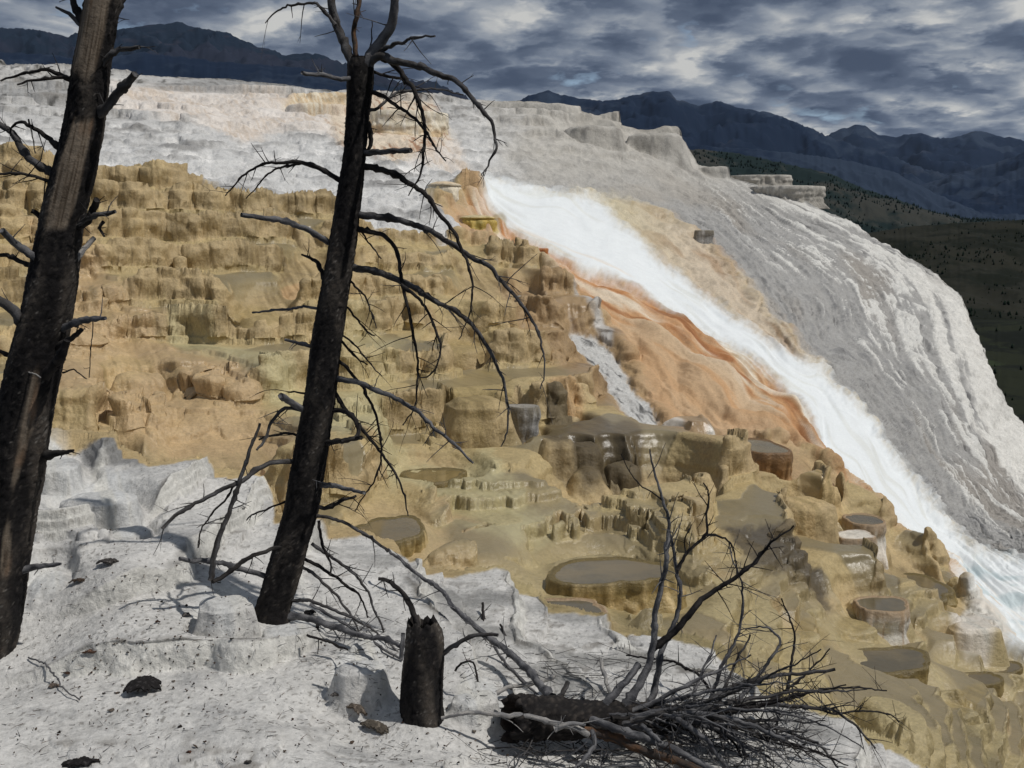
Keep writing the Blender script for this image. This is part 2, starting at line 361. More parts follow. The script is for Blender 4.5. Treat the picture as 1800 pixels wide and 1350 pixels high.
SIL = [(-760,90),(-200,98),(0,118),(100,124),(190,134),(300,136),(400,140),(500,150),(580,160),(700,172),(830,176),(940,180),(1010,190),(1022,198),(1085,216),(1092,228),(1190,240),(1205,255),(1228,290),(1300,318),(1400,345),(1440,368),(1470,380),(1530,415),(1600,450),(1650,485),(1690,520),(1705,560),(1722,600),(1745,660),(1765,700),(1790,740),(1810,770),(1900,900),(2000,1040),(2200,1250),(2500,1440)]
su = np.array([p[0] for p in SIL], float); sv = np.array([p[1] for p in SIL], float)
U = np.concatenate([np.linspace(-700, -40, 60)[:-1], np.linspace(-40, 1840, 1180), np.linspace(1840, 2450, 60)[1:]])
NV, NB = 900, 30; NHI = 2500
NC = len(U)
vs = np.interp(U, su, sv)
wv = np.linspace(0, 1, NHI)
UU = np.repeat(U[None, :], NHI, 0).astype(f32)
vsm = np.convolve(np.pad(vs, 30, mode='edge'), np.ones(61)/61, 'valid')
VV = (1480 + (vsm[None, :]-1480)*wv[:, None] + (vs-vsm)[None, :]*wv[:, None]**14).astype(f32)

# ---- region masks, soft edged, from outlines on the slope
GU = np.arange(-760, 2500, 5.0); GV = np.arange(80, 1500, 5.0)
gu, gv = np.meshgrid(GU, GV)
def sdf(poly):
    P = np.array(poly, float); n = len(P); d = np.full(gu.shape, 1e9); ins = np.zeros(gu.shape, bool)
    for i in range(n):
        a = P[i]; b = P[(i+1) % n]; e = b-a; wx = gu-a[0]; wy = gv-a[1]
        t = np.clip((wx*e[0]+wy*e[1])/(e@e+1e-9), 0, 1); d = np.minimum(d, (wx-e[0]*t)**2+(wy-e[1]*t)**2)
        c = ((a[1] > gv) != (b[1] > gv)) & (gu < (b[0]-a[0])*(gv-a[1])/(b[1]-a[1]+1e-12)+a[0]); ins ^= c
    return np.where(ins, 1, -1)*np.sqrt(d)
def sample(g, u, v):
    x = np.clip((u-GU[0])/5.0, 0, len(GU)-1.001); y = np.clip((v-GV[0])/5.0, 0, len(GV)-1.001)
    xi = x.astype(int); yi = y.astype(int); fx = x-xi; fy = y-yi
    return g[yi, xi]*(1-fx)*(1-fy)+g[yi, xi+1]*fx*(1-fy)+g[yi+1, xi]*(1-fx)*fy+g[yi+1, xi+1]*fx*fy
def warps():
    global w1, w2, w3
    w1 = fbm2(UU/55, VV/40, 4, 3); w2 = fbm2(UU/55, VV/40, 4, 9); w3 = fbm2(UU/9, VV/9, 3, 23)
def mask(poly, soft=8, warp=20, fine=6, off=0):
    s = sample(sdf(poly), UU+w1*warp, VV+w2*warp*0.8) + (w3*fine if fine else 0) + off
    return sst(-soft, soft, s).astype(f32)
FGPOLY = [(-760,788),(40,790),(75,796),(130,806),(200,820),(240,842),(262,868),(330,868),(440,882),(480,905),(484,950),(600,968),(690,987),(720,1036),(800,1044),(870,1040),(930,1062),(960,1098),(1030,1122),(1100,1142),(1180,1152),(1260,1178),(1330,1240),(1450,1300),(1560,1350),(1760,1500),(-760,1500)]
UGPOLY = [(-760,292),(0,296),(90,305),(160,318),(250,326),(330,340),(400,362),(440,376),(560,386),(600,392),(640,418),(700,428),(780,442),(815,415),(800,395),(745,355),(790,345),(850,322),(1000,345),(1150,375),(1240,430),(1300,490),(1380,585),(1440,650),(1540,750),(1610,850),(1710,975),(1800,1000),(2500,1500),(2500,0),(-760,0)]
ORPOLY = [(775,375),(850,350),(850,322),(1000,345),(1150,375),(1240,430),(1300,490),(1380,585),(1440,650),(1540,750),(1610,850),(1710,975),(1840,1000),(1840,1180),(1705,1050),(1600,965),(1500,885),(1420,800),(1290,775),(1180,762),(1130,690),(1085,600),(1050,560),(1000,510),(940,470),(860,440),(800,430)]
LRPOLY = [(760,880),(1000,930),(1180,1020),(1500,1090),(1900,1130),(2500,1200),(2500,1500),(1500,1500),(1250,1190),(960,1090),(760,1010)]
PEPOLY = [(60,440),(170,455),(185,520),(260,575),(330,640),(400,660),(470,760),(525,830),(430,838),(270,815),(190,780),(100,765),(60,700)]
# ---- first pass on many rows: the stepped height of the slope
def upr(fn, k=4):
    c = fn(UU[::k], VV[::k]); iy = np.clip(np.arange(UU.shape[0])/k, 0, c.shape[0]-1.001); y0 = iy.astype(int); fy = (iy-y0)[:, None]
    return (c[y0]*(1-fy)+c[np.minimum(y0+1, c.shape[0]-1)]*fy).astype(f32)
w1 = upr(lambda a, b: fbm2(a/55, b/40, 4, 3)); w2 = upr(lambda a, b: fbm2(a/55, b/40, 4, 9)); w3 = 0
def ups(fn, k=5):
    c = fn(UU[::k, ::k], VV[::k, ::k]); iy = np.clip(np.arange(UU.shape[0])/k, 0, c.shape[0]-1.001); ix = np.clip(np.arange(UU.shape[1])/k, 0, c.shape[1]-1.001)
    y0 = iy.astype(int); x0 = ix.astype(int); fy = (iy-y0)[:, None]; fx = (ix-x0)[None]
    a = c[y0]*(1-fy)+c[y0+1]*fy; return (a[:, x0]*(1-fx)+a[:, x0+1]*fx).astype(f32)
gFG = mask(FGPOLY, 6, 9, 0, 9)
Y = (np.exp(ups(tpsB))*(1-gFG) + np.exp(ups(tpsF))*gFG).astype(f32)
RX, RY, RZ = (UU-900)/1800, CP+(675-VV)/1800*SP, -SP+(675-VV)/1800*CP
PX, PY, PZ = (RX/RY*Y).astype(f32), Y, (RZ/RY*Y).astype(f32)
# downhill direction and slope of the smooth slope (box blurred)
def blur(a, r=9):
    for ax in (0, 1):
        c = np.cumsum(np.pad(a, [(r+1, r) if k == ax else (0, 0) for k in (0, 1)], mode='edge'), axis=ax, dtype=np.float64)
        a = ((c[2*r+1:] - c[:-2*r-1]) if ax == 0 else (c[:, 2*r+1:] - c[:, :-2*r-1]))/(2*r+1)
    return a
def normals(X, Y_, Z):
    du = [np.gradient(a, axis=1) for a in (X, Y_, Z)]; dv = [np.gradient(a, axis=0) for a in (X, Y_, Z)]
    nx = du[1]*dv[2]-du[2]*dv[1]; ny = du[2]*dv[0]-du[0]*dv[2]; nz = du[0]*dv[1]-du[1]*dv[0]
    L = np.sqrt(nx*nx+ny*ny+nz*nz)+1e-9
    s = np.sign(nz); s[s == 0] = 1
    return nx/L*s, ny/L*s, nz/L*s
kk = 3; ds_ = (slice(None, None, kk), slice(None, None, 2))
bx, by, bz = blur(PX[ds_], 7), blur(PY[ds_], 7), blur(PZ[ds_], 7)
nX, nY, nZ = normals(bx, by, bz); nX, nY, nZ = blur(nX, 14), blur(nY, 14), blur(nZ, 14)
def up2(c):
    iy = np.clip(np.arange(UU.shape[0])/kk, 0, c.shape[0]-1.001); ix = np.clip(np.arange(UU.shape[1])/2, 0, c.shape[1]-1.001)
    y0 = iy.astype(int); x0 = ix.astype(int); fy = (iy-y0)[:, None]; fx = (ix-x0)[None]
    a = c[y0]*(1-fy)+c[y0+1]*fy; return (a[:, x0]*(1-fx)+a[:, x0+1]*fx).astype(f32)
hl = np.sqrt(nX**2+nY**2)+1e-6; SL = up2(np.clip(hl/np.maximum(nZ, 0.15), 0.06, 1.6))
bzz = up2(bz)
# platforms on which the named terraces stand out of the slope, and their clearings
bmask = np.ones_like(PX); plat = np.full_like(PX, -1e3)
cw = np.arange(len(U))
for i in BI:
    uc, vc, hw, hh, dr = i['b'][2:7]
    ia, ib = np.searchsorted(U, uc-hw*5-60), np.searchsorted(U, uc+hw*5+60)
    if ib <= ia: continue
    S_ = (slice(None), slice(ia, ib)); p = at(uc, vc+hh, i['Yf']); Dd = (0.12, -0.993) if not i['fg'] else (0.25, -0.97)
    cx, cy = p.x-Dd[0]*i['ry'], p.y-Dd[1]*i['ry']; i['c'] = (cx, cy); i['D'] = Dd
    dx, dy = PX[S_]-cx, PY[S_]-cy; la = dx*-Dd[1]+dy*Dd[0]; lb = -(dx*Dd[0]+dy*Dd[1])       # la across, lb uphill
    hgt = max(0.15, i['z0']-i['foot'].z)
    r = np.sqrt((la/(i['rw']*1.25))**2+(np.where(lb > 0, lb/(i['ry']*2.2), lb/(i['ry']*1.3)))**2)
    bmask[S_] = np.minimum(bmask[S_], sst(0.9, 1.5, r))
    if not i['mesh']:
        ang = 0.16*n2(PX[S_]/(i['rw']*0.8), PY[S_]/(i['rw']*0.8), 13)+0.10*(0.5-worley(PX[S_]/(i['rw']*0.55), PY[S_]/(i['rw']*0.55), 17)[0])
        ra = np.sqrt(np.abs(la/i['rw'])**2.4+np.abs(lb/i['ry'])**2.4+1e-9)**(2/2.4)-ang
        dm = i['b'][10]; side = np.clip(ra-1, 0, 9)*min(i['rw'], i['ry'])
        zz = i['z0'] - dm*0.35*hgt*np.clip(ra, 0, 1)**2 - 0.10*hgt*sst(0.7, 1.0, ra) - side*(5.0 if dm == 0 else 2.2)
        plat[S_] = np.maximum(plat[S_], np.where(ra < 3, zz, -1e3))
    r2 = np.sqrt((la/(i['rw']*1.12))**2+((lb-i['ry']*0.55)/(i['ry']*1.15))**2)+0.10*n2(PX[S_]/0.5, PY[S_]/0.5, 7)
    plat[S_] = np.maximum(plat[S_], np.where(r2 < 1.8, i['z0']-0.10*hgt-hgt*1.4*np.clip(r2-0.72, 0, 3)*1.2-0.03, -1e3))
gUG = mask(UGPOLY, 20, 16, 0); gOR = mask(ORPOLY, 22, 10, 0); gLR = mask(LRPOLY, 50, 30, 0); gPE = mask(PEPOLY, 30, 25, 0)
gGS = mask([(1004,586),(1030,592),(1050,602),(1085,640),(1112,690),(1140,715),(1166,765),(1135,772),(1108,752),(1082,705),(1055,662),(1020,630),(996,612)], 14, 10, 0, 12)
def stairs(Z, H, steep, Ln, A, seed, rnd=0.5, sub=0.3, tilt=0.02):
    """the height Z cut into level treads and steep lobed risers"""
    wx = 0.35*n2(PX/Ln*0.8, PY/Ln*0.8, seed+3)
    f1, _, _ = worley(PX/Ln+wx, PY/Ln, seed); f2, _, _ = worley(PX/Ln*3.1+wx, PY/Ln*3.1, seed+1)
    n = A*(0.8-f1*f1*1.3) + A*sub*(0.6-f2*f2*1.3) + 0.7*A*n2(PX/(Ln*2.6), PY/(Ln*2.6), seed+5)
    z = (Z+n)/H; k = np.floor(z); s = (z-k).astype(f32); a = np.clip(SL/steep, 0.025, 0.6)
    t = np.clip(s/a, 0, 1); R = (t*(1-rnd)+rnd*(1-(1-t)**2.4))*(1-tilt)+tilt*s
    return (H*(k+R)).astype(f32), s, t, k
up_ = sst(330, 170, VV)*gUG; mo_ = sst(820, 960, UU+w1*40)*gUG
e1 = (1-gUG)*(1-mask(FGPOLY, 14, 9, 0, 26))*(1-gOR)*(1-gGS)
amp = np.clip(1.1+0.7*n2(PX/6, PY/6, 77), 0.5, 1)
k1 = np.clip(e1*(1-gLR)*(1-0.5*gPE)*amp + up_*(0.42+0.45*mo_)*np.clip(0.9+1.1*n2(PX/7, PY/7, 79), 0.25, 1.1), 0, 1)*bmask
k2 = np.clip(e1*(0.85-0.6*gLR)*np.clip(0.9+0.9*n2(PX/2.7, PY/2.7, 81), 0.1, 1)+gUG*(1-mo_)*0.5*(1-up_), 0, 1)*(0.25+0.75*bmask)
for (cu, cv) in ((742, 1256), (480, 1078), (-12, 1142), (960, 1300)):
    cp_ = at(cu, cv, math.exp(float(tpsF(np.array([cu], f32), np.array([cv], f32))[0]))); bmask = np.minimum(bmask, sst(0.35, 1.1, np.sqrt((PX-cp_.x)**2+(PY-cp_.y)**2)))
k3 = gFG*(0.1+0.9*bmask); k4 = e1*gLR*(0.2+0.8*bmask); k5 = np.clip(gFG*0.9*sst(0.0, 0.3, n2(PX/2.0, PY/2.0, 93)+0.15), 0, 1)*bmask
PZd = PZ
Z1, s1, t1, K1 = stairs(PZd, 0.80, 3.4, 2.4, 0.46, 2, 0.72, 0.42); PZd = PZd+(Z1-PZd)*k1
Z2, s2, t2, K2 = stairs(PZd, 0.27, 3.4, 1.2, 0.16, 31, 0.7, 0.45, 0.06); PZd = PZd+(Z2-PZd)*k2*(1-0.85*k1*(t1 >= 1)*(s1 < 0.95))
Z3, s3, t3, K3 = stairs(PZd, 0.25, 3.2, 2.2, 0.16, 51, 0.45, 0.35, 0.12); PZd = PZd+(Z3-PZd)*k3
Z4, s4, t4, K4 = stairs(PZd, 0.27, 4.0, 2.2, 0.30, 71, 0.6, 0.45); PZd = PZd+(Z4-PZd)*k4
Z5, s5, t5, K5 = stairs(PZd, 0.085, 3.0, 0.9, 0.05, 91, 0.5, 0.4, 0.1); PZd = PZd+(Z5-PZd)*k5*(1-0.7*k3*(t3 >= 1)*(s3 < 0.8))
lo = PZd; d_ = plat-lo; PZd = lo + np.where(d_ > 0.15, d_, np.where(d_ > -0.15, (d_+0.15)**2/0.6, 0))
# ---- keep the rows that carry the shape: equal steps along each column as it shows
rr = PY*CP-PZd*SP; pv_ = 675-1800*(PY*SP+PZd*CP)/rr
dv = np.abs(np.diff(pv_, axis=0)); dY = np.abs(np.diff(PY, axis=0))/PY[1:]*1800
vis = pv_[1:] < np.minimum.accumulate(pv_, axis=0)[:-1]+0.5
wgt = dv*np.where(vis, 1.0, 0.25)+0.10*dY+0.02
wgt = wgt*np.where(VV[1:] > 1370, 0.3, 1.0)
def hblur(a, r):
    c = np.cumsum(np.pad(a, [(0, 0), (r+1, r)], mode='edge'), axis=1, dtype=np.float64); return (c[:, 2*r+1:]-c[:, :-2*r-1])/(2*r+1)
def vblur(a, r):
    c = np.cumsum(np.pad(a, [(r+1, r), (0, 0)], mode='edge'), axis=0, dtype=np.float64); return (c[2*r+1:]-c[:-2*r-1])/(2*r+1)
wgt = hblur(hblur(vblur(np.minimum(wgt, 12), 2), 7), 9)+0.35
cum = np.concatenate([np.zeros((1, NC)), np.cumsum(wgt, axis=0)]); rowsI = np.empty((NV, NC))
for i in range(NC): rowsI[:, i] = np.interp(np.linspace(0, cum[-1, i], NV), cum[:, i], np.arange(NHI))
r0 = np.clip(rowsI.astype(int), 0, NHI-2); fr_ = (rowsI-r0).astype(f32); ci = np.arange(NC)[None]
def rs_(a): return a[r0, ci]*(1-fr_)+a[r0+1, ci]*fr_
def rn_(a): return a[np.where(fr_ > 0.5, r0+1, r0), ci]
VV, Y, PX, PY, PZ, PZd, SL, bmask, k1, k2, k3, bzz, k4, k5 = [rs_(a).astype(f32) for a in (VV, Y, PX, PY, PZ, PZd, SL, bmask, k1, k2, k3, bzz, k4, k5)]
s1, t1, s2, t2, s3, t3, K1, s4, t4, s5, t5 = [rn_(a) for a in (s1, t1, s2, t2, s3, t3, K1, s4, t4, s5, t5)]
UU = np.repeat(U[None, :], NV, 0).astype(f32); NVT = NV
RX, RY, RZ = (UU-900)/1800, CP+(675-VV)/1800*SP, -SP+(675-VV)/1800*CP
del Z1, Z2, Z3, Z4, Z5, pv_, cum, plat, lo, d_, dv, dY, vis, wgt, gUG, gOR, gLR, gPE, up_, mo_, amp, e1
warps(); mFG = mask(FGPOLY, 3, 9, 2); gFG = mask(FGPOLY, 6, 9, 0, 9)
NX, NY, NZ = normals(blur(PX, 3), blur(PY, 3), blur(PZd, 3))

# ---- flow lines (0 left edge of the orange apron, 1-2 the white flow, 2.5 edge of the upper tan patch, 4 skyline)
QP = []
def ql(q, pts): QP.extend([(p[0], p[1], q) for p in pts])
ql(-2, [(300,500),(500,900),(700,1100),(0,700),(900,1200)])
ql(0, [(830,405),(900,500),(1000,560),(1100,615),(1190,700),(1290,770),(1420,812),(1500,885),(1600,965),(1700,1060)])
ql(1, [(835,345),(890,400),(1000,462),(1120,512),(1200,560),(1300,618),(1400,690),(1450,790),(1530,880),(1610,945),(1700,1000)])
ql(2, [(850,318),(1000,345),(1080,390),(1200,485),(1290,560),(1440,655),(1540,750),(1610,850),(1710,975)])
ql(2.5, [(1060,350),(1150,375),(1240,430),(1300,490),(1380,585),(1436,645)])
ql(3.2, [(1160,300),(1320,420),(1450,540),(1560,680),(1640,800),(1740,930)])
ql(4, [(1200,255),(1440,378),(1600,455),(1700,545),(1740,650),(1800,765),(1900,900)])
tq = TPS([p[:2] for p in QP], [p[2] for p in QP], 1e-4); Q = tq(UU, VV).astype(f32)
ALONG = ((UU*0.75+VV*0.66)/100).astype(f32)

mUG = mask(UGPOLY, 5, 16, 6)
_unused = ([(-760,292),(0,296),(90,305),(160,318),(250,326),(330,340),(400,362),(440,376),(560,386),(600,392),(640,418),(700,428),(780,442),(815,415),(800,395),(745,355),(790,345),(850,322),(1000,345),(1150,375),(1240,430),(1300,490),(1380,585),(1440,650),(1540,750),(1610,850),(1710,975),(1800,1000),(2500,1500),(2500,0),(-760,0)], 5, 16, 6)
mMOUND = (sst(820, 960, UU+w1*40)*mUG).astype(f32)
mFLOW = mask([(838,318),(900,325),(1000,345),(1060,362),(1130,430),(1200,487),(1290,560),(1440,652),(1540,750),(1610,850),(1710,975),(1840,1000),(1840,1200),(1765,1160),(1705,1080),(1672,995),(1600,945),(1530,882),(1450,790),(1400,692),(1300,618),(1200,560),(1120,512),(1000,462),(890,402),(850,350)], 13, 10, 6)
mTP = mask([(1010,345),(1070,350),(1150,372),(1240,425),(1300,488),(1380,583),(1440,650),(1380,630),(1290,562),(1200,489),(1130,440),(1060,385)], 20, 16, 9)
mOR = mask([(775,375),(850,350),(890,402),(1000,462),(1120,512),(1200,560),(1300,618),(1400,692),(1450,790),(1530,882),(1610,942),(1690,985),(1705,1050),(1600,965),(1500,885),(1420,800),(1290,775),(1180,762),(1130,690),(1085,600),(1050,560),(1000,510),(940,470),(860,440),(800,430)], 14, 14, 7)
mBT = mask([(900,490),(1000,520),(1100,600),(1190,690),(1290,775),(1420,812),(1420,880),(1240,870),(1150,780),(1000,700),(920,620),(860,560)], 22, 22, 8)
mGS = mask([(1004,586),(1030,592),(1050,602),(1085,640),(1112,690),(1140,715),(1166,765),(1135,772),(1108,752),(1082,705),(1055,662),(1020,630),(996,612)], 5, 10, 5)
mGS2 = mask([(1008,528),(1018,532),(1050,572),(1075,600),(1080,624),(1070,618),(1040,580),(1015,550)], 4, 6, 3)
mPE = mask([(60,440),(170,455),(185,520),(260,575),(330,640),(400,660),(470,760),(525,830),(430,838),(270,815),(190,780),(100,765),(60,700)], 20, 25, 10)
mPY = mask([(290,585),(400,630),(470,665),(520,715),(650,725),(690,800),(760,835),(860,840),(930,940),(1000,960),(900,990),(700,880),(600,845),(530,790),(470,735),(400,672),(330,640)], 14, 22, 6)
mPL = mask([(560,600),(640,600),(700,640),(690,740),(660,790),(600,700)], 20, 20, 8)
mLR = mask(LRPOLY, 30, 30, 10)
_unused = ([(760,880),(1000,930),(1180,1020),(1500,1090),(1900,1130),(2500,1200),(2500,1500),(1500,1500),(1250,1190),(960,1090),(760,1010)], 30, 30, 10)
mDK = mask([(1000,868),(1020,770),(1060,790),(1120,860),(1170,905),(1100,895)], 10, 12, 6) + mask([(1270,985),(1330,992),(1400,1010),(1440,1045),(1466,1080),(1420,1070),(1330,1050),(1300,1030)], 8, 12, 6)
mDK = np.clip(mDK, 0, 1)
mWF = mask([(190,150),(330,155),(400,162),(600,178),(760,195),(800,260),(840,320),(700,290),(650,280),(600,250),(520,238),(430,258),(330,222),(260,220),(200,200)], 8, 14, 5)
mCH = mask([(1690,962),(1840,990),(1840,1170),(1790,1150),(1730,1080),(1690,1010)], 8, 12, 6)
mPK = mask([(560,178),(650,172),(760,190),(800,250),(700,295),(600,262)], 10, 14, 6)

# ---- stepping
G_ = {k: blur(v_, 5) for k, v_ in dict(FG=gFG, UG=mUG, FLOW=mFLOW, OR=mOR, PE=mPE, PY=mPY, BT=mBT, GS=mGS, LR=mLR, MO=mMOUND, TP=mTP, GS2=mGS2).items()}
cFG, cUG, cFLOW, cOR, cPE, cPY, cBT, cGS, cLR, cMO, cTP, cGS2 = mFG, mUG, mFLOW, mOR, mPE, mPY, mBT, mGS, mLR, mMOUND, mTP, mGS2
mFG, mUG, mFLOW, mOR, mPE, mPY, mBT, mGS, mLR, mMOUND, mTP, mGS2 = [G_[k] for k in ('FG', 'UG', 'FLOW', 'OR', 'PE', 'PY', 'BT', 'GS', 'LR', 'MO', 'TP', 'GS2')]
up = sst(300, 160, VV)*mUG; e1 = (1-mUG)*(1-mFG)*(1-mFLOW)*(1-mOR)*(1-mGS); flat = mLR*(1-mFG)
PX2, PY2, PZ2 = PX, PY, PZd
# ---- relief along the smooth normal: drapery lumps, flutes, streaked crust, erosion
depth = np.clip(Y/20, 0.25, 2.5)
lx, ly = PX2*0.88+PY2*0.42, PZ2                                # horizontal-across and height
f1a, f2a, ida = worley(lx/0.75+0.25*n2(lx, ly, 5), ly/0.55+PY2*0.02, 91)
f1b, f2b, idb = worley(lx/0.28+0.2*n2(lx*3, ly*3, 6), ly/0.24, 92)
lump = (0.55-f1a)*0.24+(0.5-f1b)*0.07
flute = fbm2(lx/0.11, PZ2/0.9, 2, 95)*0.022
rel = lump*(1-mUG)*(1-mFG)*(1-mFLOW)*(1-0.75*mOR)*(1-0.65*flat)*(1-mGS) + flute*(1-mUG)*(1-mFG)*(1-mFLOW) + mPE*(1-mFG)*(0.6-worley(lx/1.6, ly/1.0+0.3*w1, 97)[0])*0.4
sw = fbm2(Q*3.2+w1*0.15, ALONG*0.5, 4, 101)
rel = rel + mOR*(sw*0.55+lump*0.5*sst(0.6, 0.0, Q)+(0.6-worley(Q*3.4, ALONG*0.9, 99)[0])*0.45*sst(1.05, 0.7, Q)) + mFLOW*(fbm2(Q*2.2, ALONG*0.55, 3, 111)*0.25 + fbm2(Q*6, ALONG*2.6, 3, 112)*0.05)
st2 = fbm2(Q*19+0.18*fbm2(Q*3, ALONG*1.5, 3, 120), ALONG*0.62, 5, 121, 0.66)
st1 = fbm2(Q*3.2, ALONG*0.35, 3, 131)
er = fbm3(PX2/1.1, PY2/1.1, PZ2/1.1, 4, 141, 0.6)
er2 = 1-np.abs(fbm3(PX2/2.2+er*0.4, PY2/2.2, PZ2/1.4, 3, 151, 0.55))*2.2
fn0 = fbm3(PX2/0.35, PY2/0.35, PZ2/0.35, 4, 171, 0.6)
mlow = mMOUND*sst(230, 380, VV+0.0*UU)
rel = rel + mlow*(st1*0.22+st2*0.19+fbm2(Q*34, ALONG*2.6, 3, 128)*0.07+er*0.22+fn0*0.10+(0.5-worley(Q*9, ALONG*2.2, 129)[0])*0.10) + (mUG-mlow).clip(0, 1)*(er*0.34+er2*0.16)
rel = rel + (fbm3(PX2/0.3, PY2/0.3, PZ2/0.3, 3, 191, 0.65)*0.07)*(1-mFG)*(1-mFLOW)*(1-0.6*mMOUND)*(1-0.6*mOR)
rel = rel + mTP*(fbm2(Q*5, ALONG*0.6, 3, 161)*0.25)
fn = fbm3(PX2/0.35, PY2/0.35, PZ2/0.35, 4, 171, 0.6)
crust = fbm2(lx/0.06, PZ2/0.09, 2, 175)
rel = rel + mFG*(fn*0.045+fbm2(PX/1.3, PY/1.3, 3, 172)*0.10+crust*0.008) + (mGS+mGS2)*(fn*0.10+0.05)
level = np.clip(np.maximum(np.maximum(k1*(t1 >= 1)*(s1 < 0.97), k4*(t4 >= 1)*(s4 < 0.97)), 0.6*k3*(t3 >= 1)), 0, 1)
level = np.clip(blur(level, 1), 0, 1); cliff = np.clip(blur(4*gFG*(1-gFG), 3)*1.6, 0, 1); rel = rel*(1-0.9*cliff); rel = rel*(1-0.88*level)*(0.35+0.65*bmask)
PX2 = PX2+NX*rel; PY2 = PY2+NY*rel; PZ2 = PZ2+NZ*rel

# ---- colour of the stone itself
mFG, mUG, mFLOW, mOR, mPE, mPY, mBT, mGS, mLR, mMOUND, mTP, mGS2 = cFG, cUG, cFLOW, cOR, cPE, cPY, cBT, cGS, cLR, cMO, cTP, cGS2
def L(a, b, m):
    m = np.asarray(m)[..., None]; return a*(1-m)+b*m
def C(*rgb): return np.array(lin(*rgb), f32)
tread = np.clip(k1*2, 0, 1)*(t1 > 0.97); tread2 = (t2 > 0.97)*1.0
c_n = fbm2(PX/2.6, PY/2.6, 4, 201); c_f = fbm3(PX2/0.4, PY2/0.4, PZ2/0.4, 3, 211, 0.6); vst = fbm2(lx/0.16, PZ2/1.3, 3, 221)
vst2 = fbm2(lx/1.1, PZ2/1.9, 3, 225)
col = np.empty(UU.shape+(3,), f32); col[:] = C(178,155,111)
col = L(col, C(136,116,76), sst(0.02, 0.55, vst*0.5+c_n*0.7+vst2*0.6+0.12*(1-tread2)))
col = L(col, C(196,172,122), sst(-0.05, 0.45, -c_n*0.8+vst2*0.5+c_f*0.35)*0.75)
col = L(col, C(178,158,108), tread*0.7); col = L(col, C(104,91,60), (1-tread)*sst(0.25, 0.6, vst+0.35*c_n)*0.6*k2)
kn = R1[(K1.astype(int)*37+((PX/4).astype(int)*13)) & 1023]
pool = (t1 >= 1)*(s1 < 0.93)*np.clip(k1*1.3, 0, 1)*(fbm2(PX/3, PY/3, 2, 207) > 0.02)
pool = np.maximum(pool, (t4 >= 1)*(s4 < 0.93)*np.clip(k4*1.3, 0, 1)*(fbm2(PX/2.5, PY/2.5, 2, 209) > -0.22)*0.9)
pool = np.clip(blur(pool.astype(f32), 1), 0, 1)
col = L(col, C(120,110,84), pool*0.8)
col = L(col, C(190,160,116), mPE*(0.8-0.5*sst(0.0, 0.4, c_n+vst*0.4)))
col = L(col, C(184,174,130), mPY*0.8*(1-0.5*sst(0, 0.5, vst)))
col = L(col, C(186,172,124), mPL*0.6)
col = L(col, C(166,136,96), mBT*0.85); col = L(col, C(126,100,68), mBT*sst(0.05, 0.4, c_n+vst*0.4)*0.8)
col = L(col, C(172,158,112), mLR*0.7*(1-pool)); col = L(col, C(124,112,78), mLR*sst(0.1, 0.45, c_n+0.5*fbm2(PX/1.1, PY/0.7, 3, 231))*0.7)
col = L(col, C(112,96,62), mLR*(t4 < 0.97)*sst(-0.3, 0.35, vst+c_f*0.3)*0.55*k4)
col = L(col, C(190,158,116), (1-pool)*mLR*sst(0.15, 0.5, fbm2(PX/1.8+4, PY/1.2, 3, 241))*0.6)
col = L(col, C(74,64,48), mDK*0.85)
# orange apron: cream ground with rust and tan bands along the flow
qs = fbm2(Q*5.5+0.12*w1, ALONG*0.42, 4, 251, 0.6); qs2 = fbm2(Q*16+3, ALONG*0.5, 3, 261)
orc = np.empty_like(col); orc[:] = C(200,174,140)
orc = L(orc, C(194,144,92), sst(-0.05, 0.24, qs)*0.95); orc = L(orc, C(168,108,58), sst(0.12, 0.4, qs+0.35*qs2+0.5*fbm2(Q*3, ALONG*1.6, 3, 263))*0.95*sst(0.15, 0.6, Q))
orc = L(orc, C(228,218,200), sst(-0.08, 0.2, -qs+0.35*qs2)*sst(0.25, 0.75, Q+0.4*qs)*0.9); orc = L(orc, C(190,154,112), sst(0.6, 0.1, Q)*0.8)
orc = L(orc, C(196,128,62), sst(620, 470, VV)*sst(0.5, 0.9, Q+qs*0.5)*0.7)
mR2 = mask([(900,425),(960,440),(1060,485),(1180,540),(1260,620),(1180,600),(1090,560),(1000,520),(930,470)], 14, 14, 5); mR3 = mask([(1290,600),(1380,655),(1440,740),(1470,840),(1500,900),(1440,820),(1390,750),(1330,660)], 12, 12, 5)
orc = L(orc, L(np.broadcast_to(C(196,138,80), orc.shape), C(150,96,50), sst(0.0, 0.35, qs+0.4*qs2)), np.clip(mR2+mR3*0.8, 0, 1)*sst(-0.3, 0.2, qs+0.5*fbm2(Q*4, ALONG*1.4, 3, 264))*0.8)
col = L(col, orc, mOR)
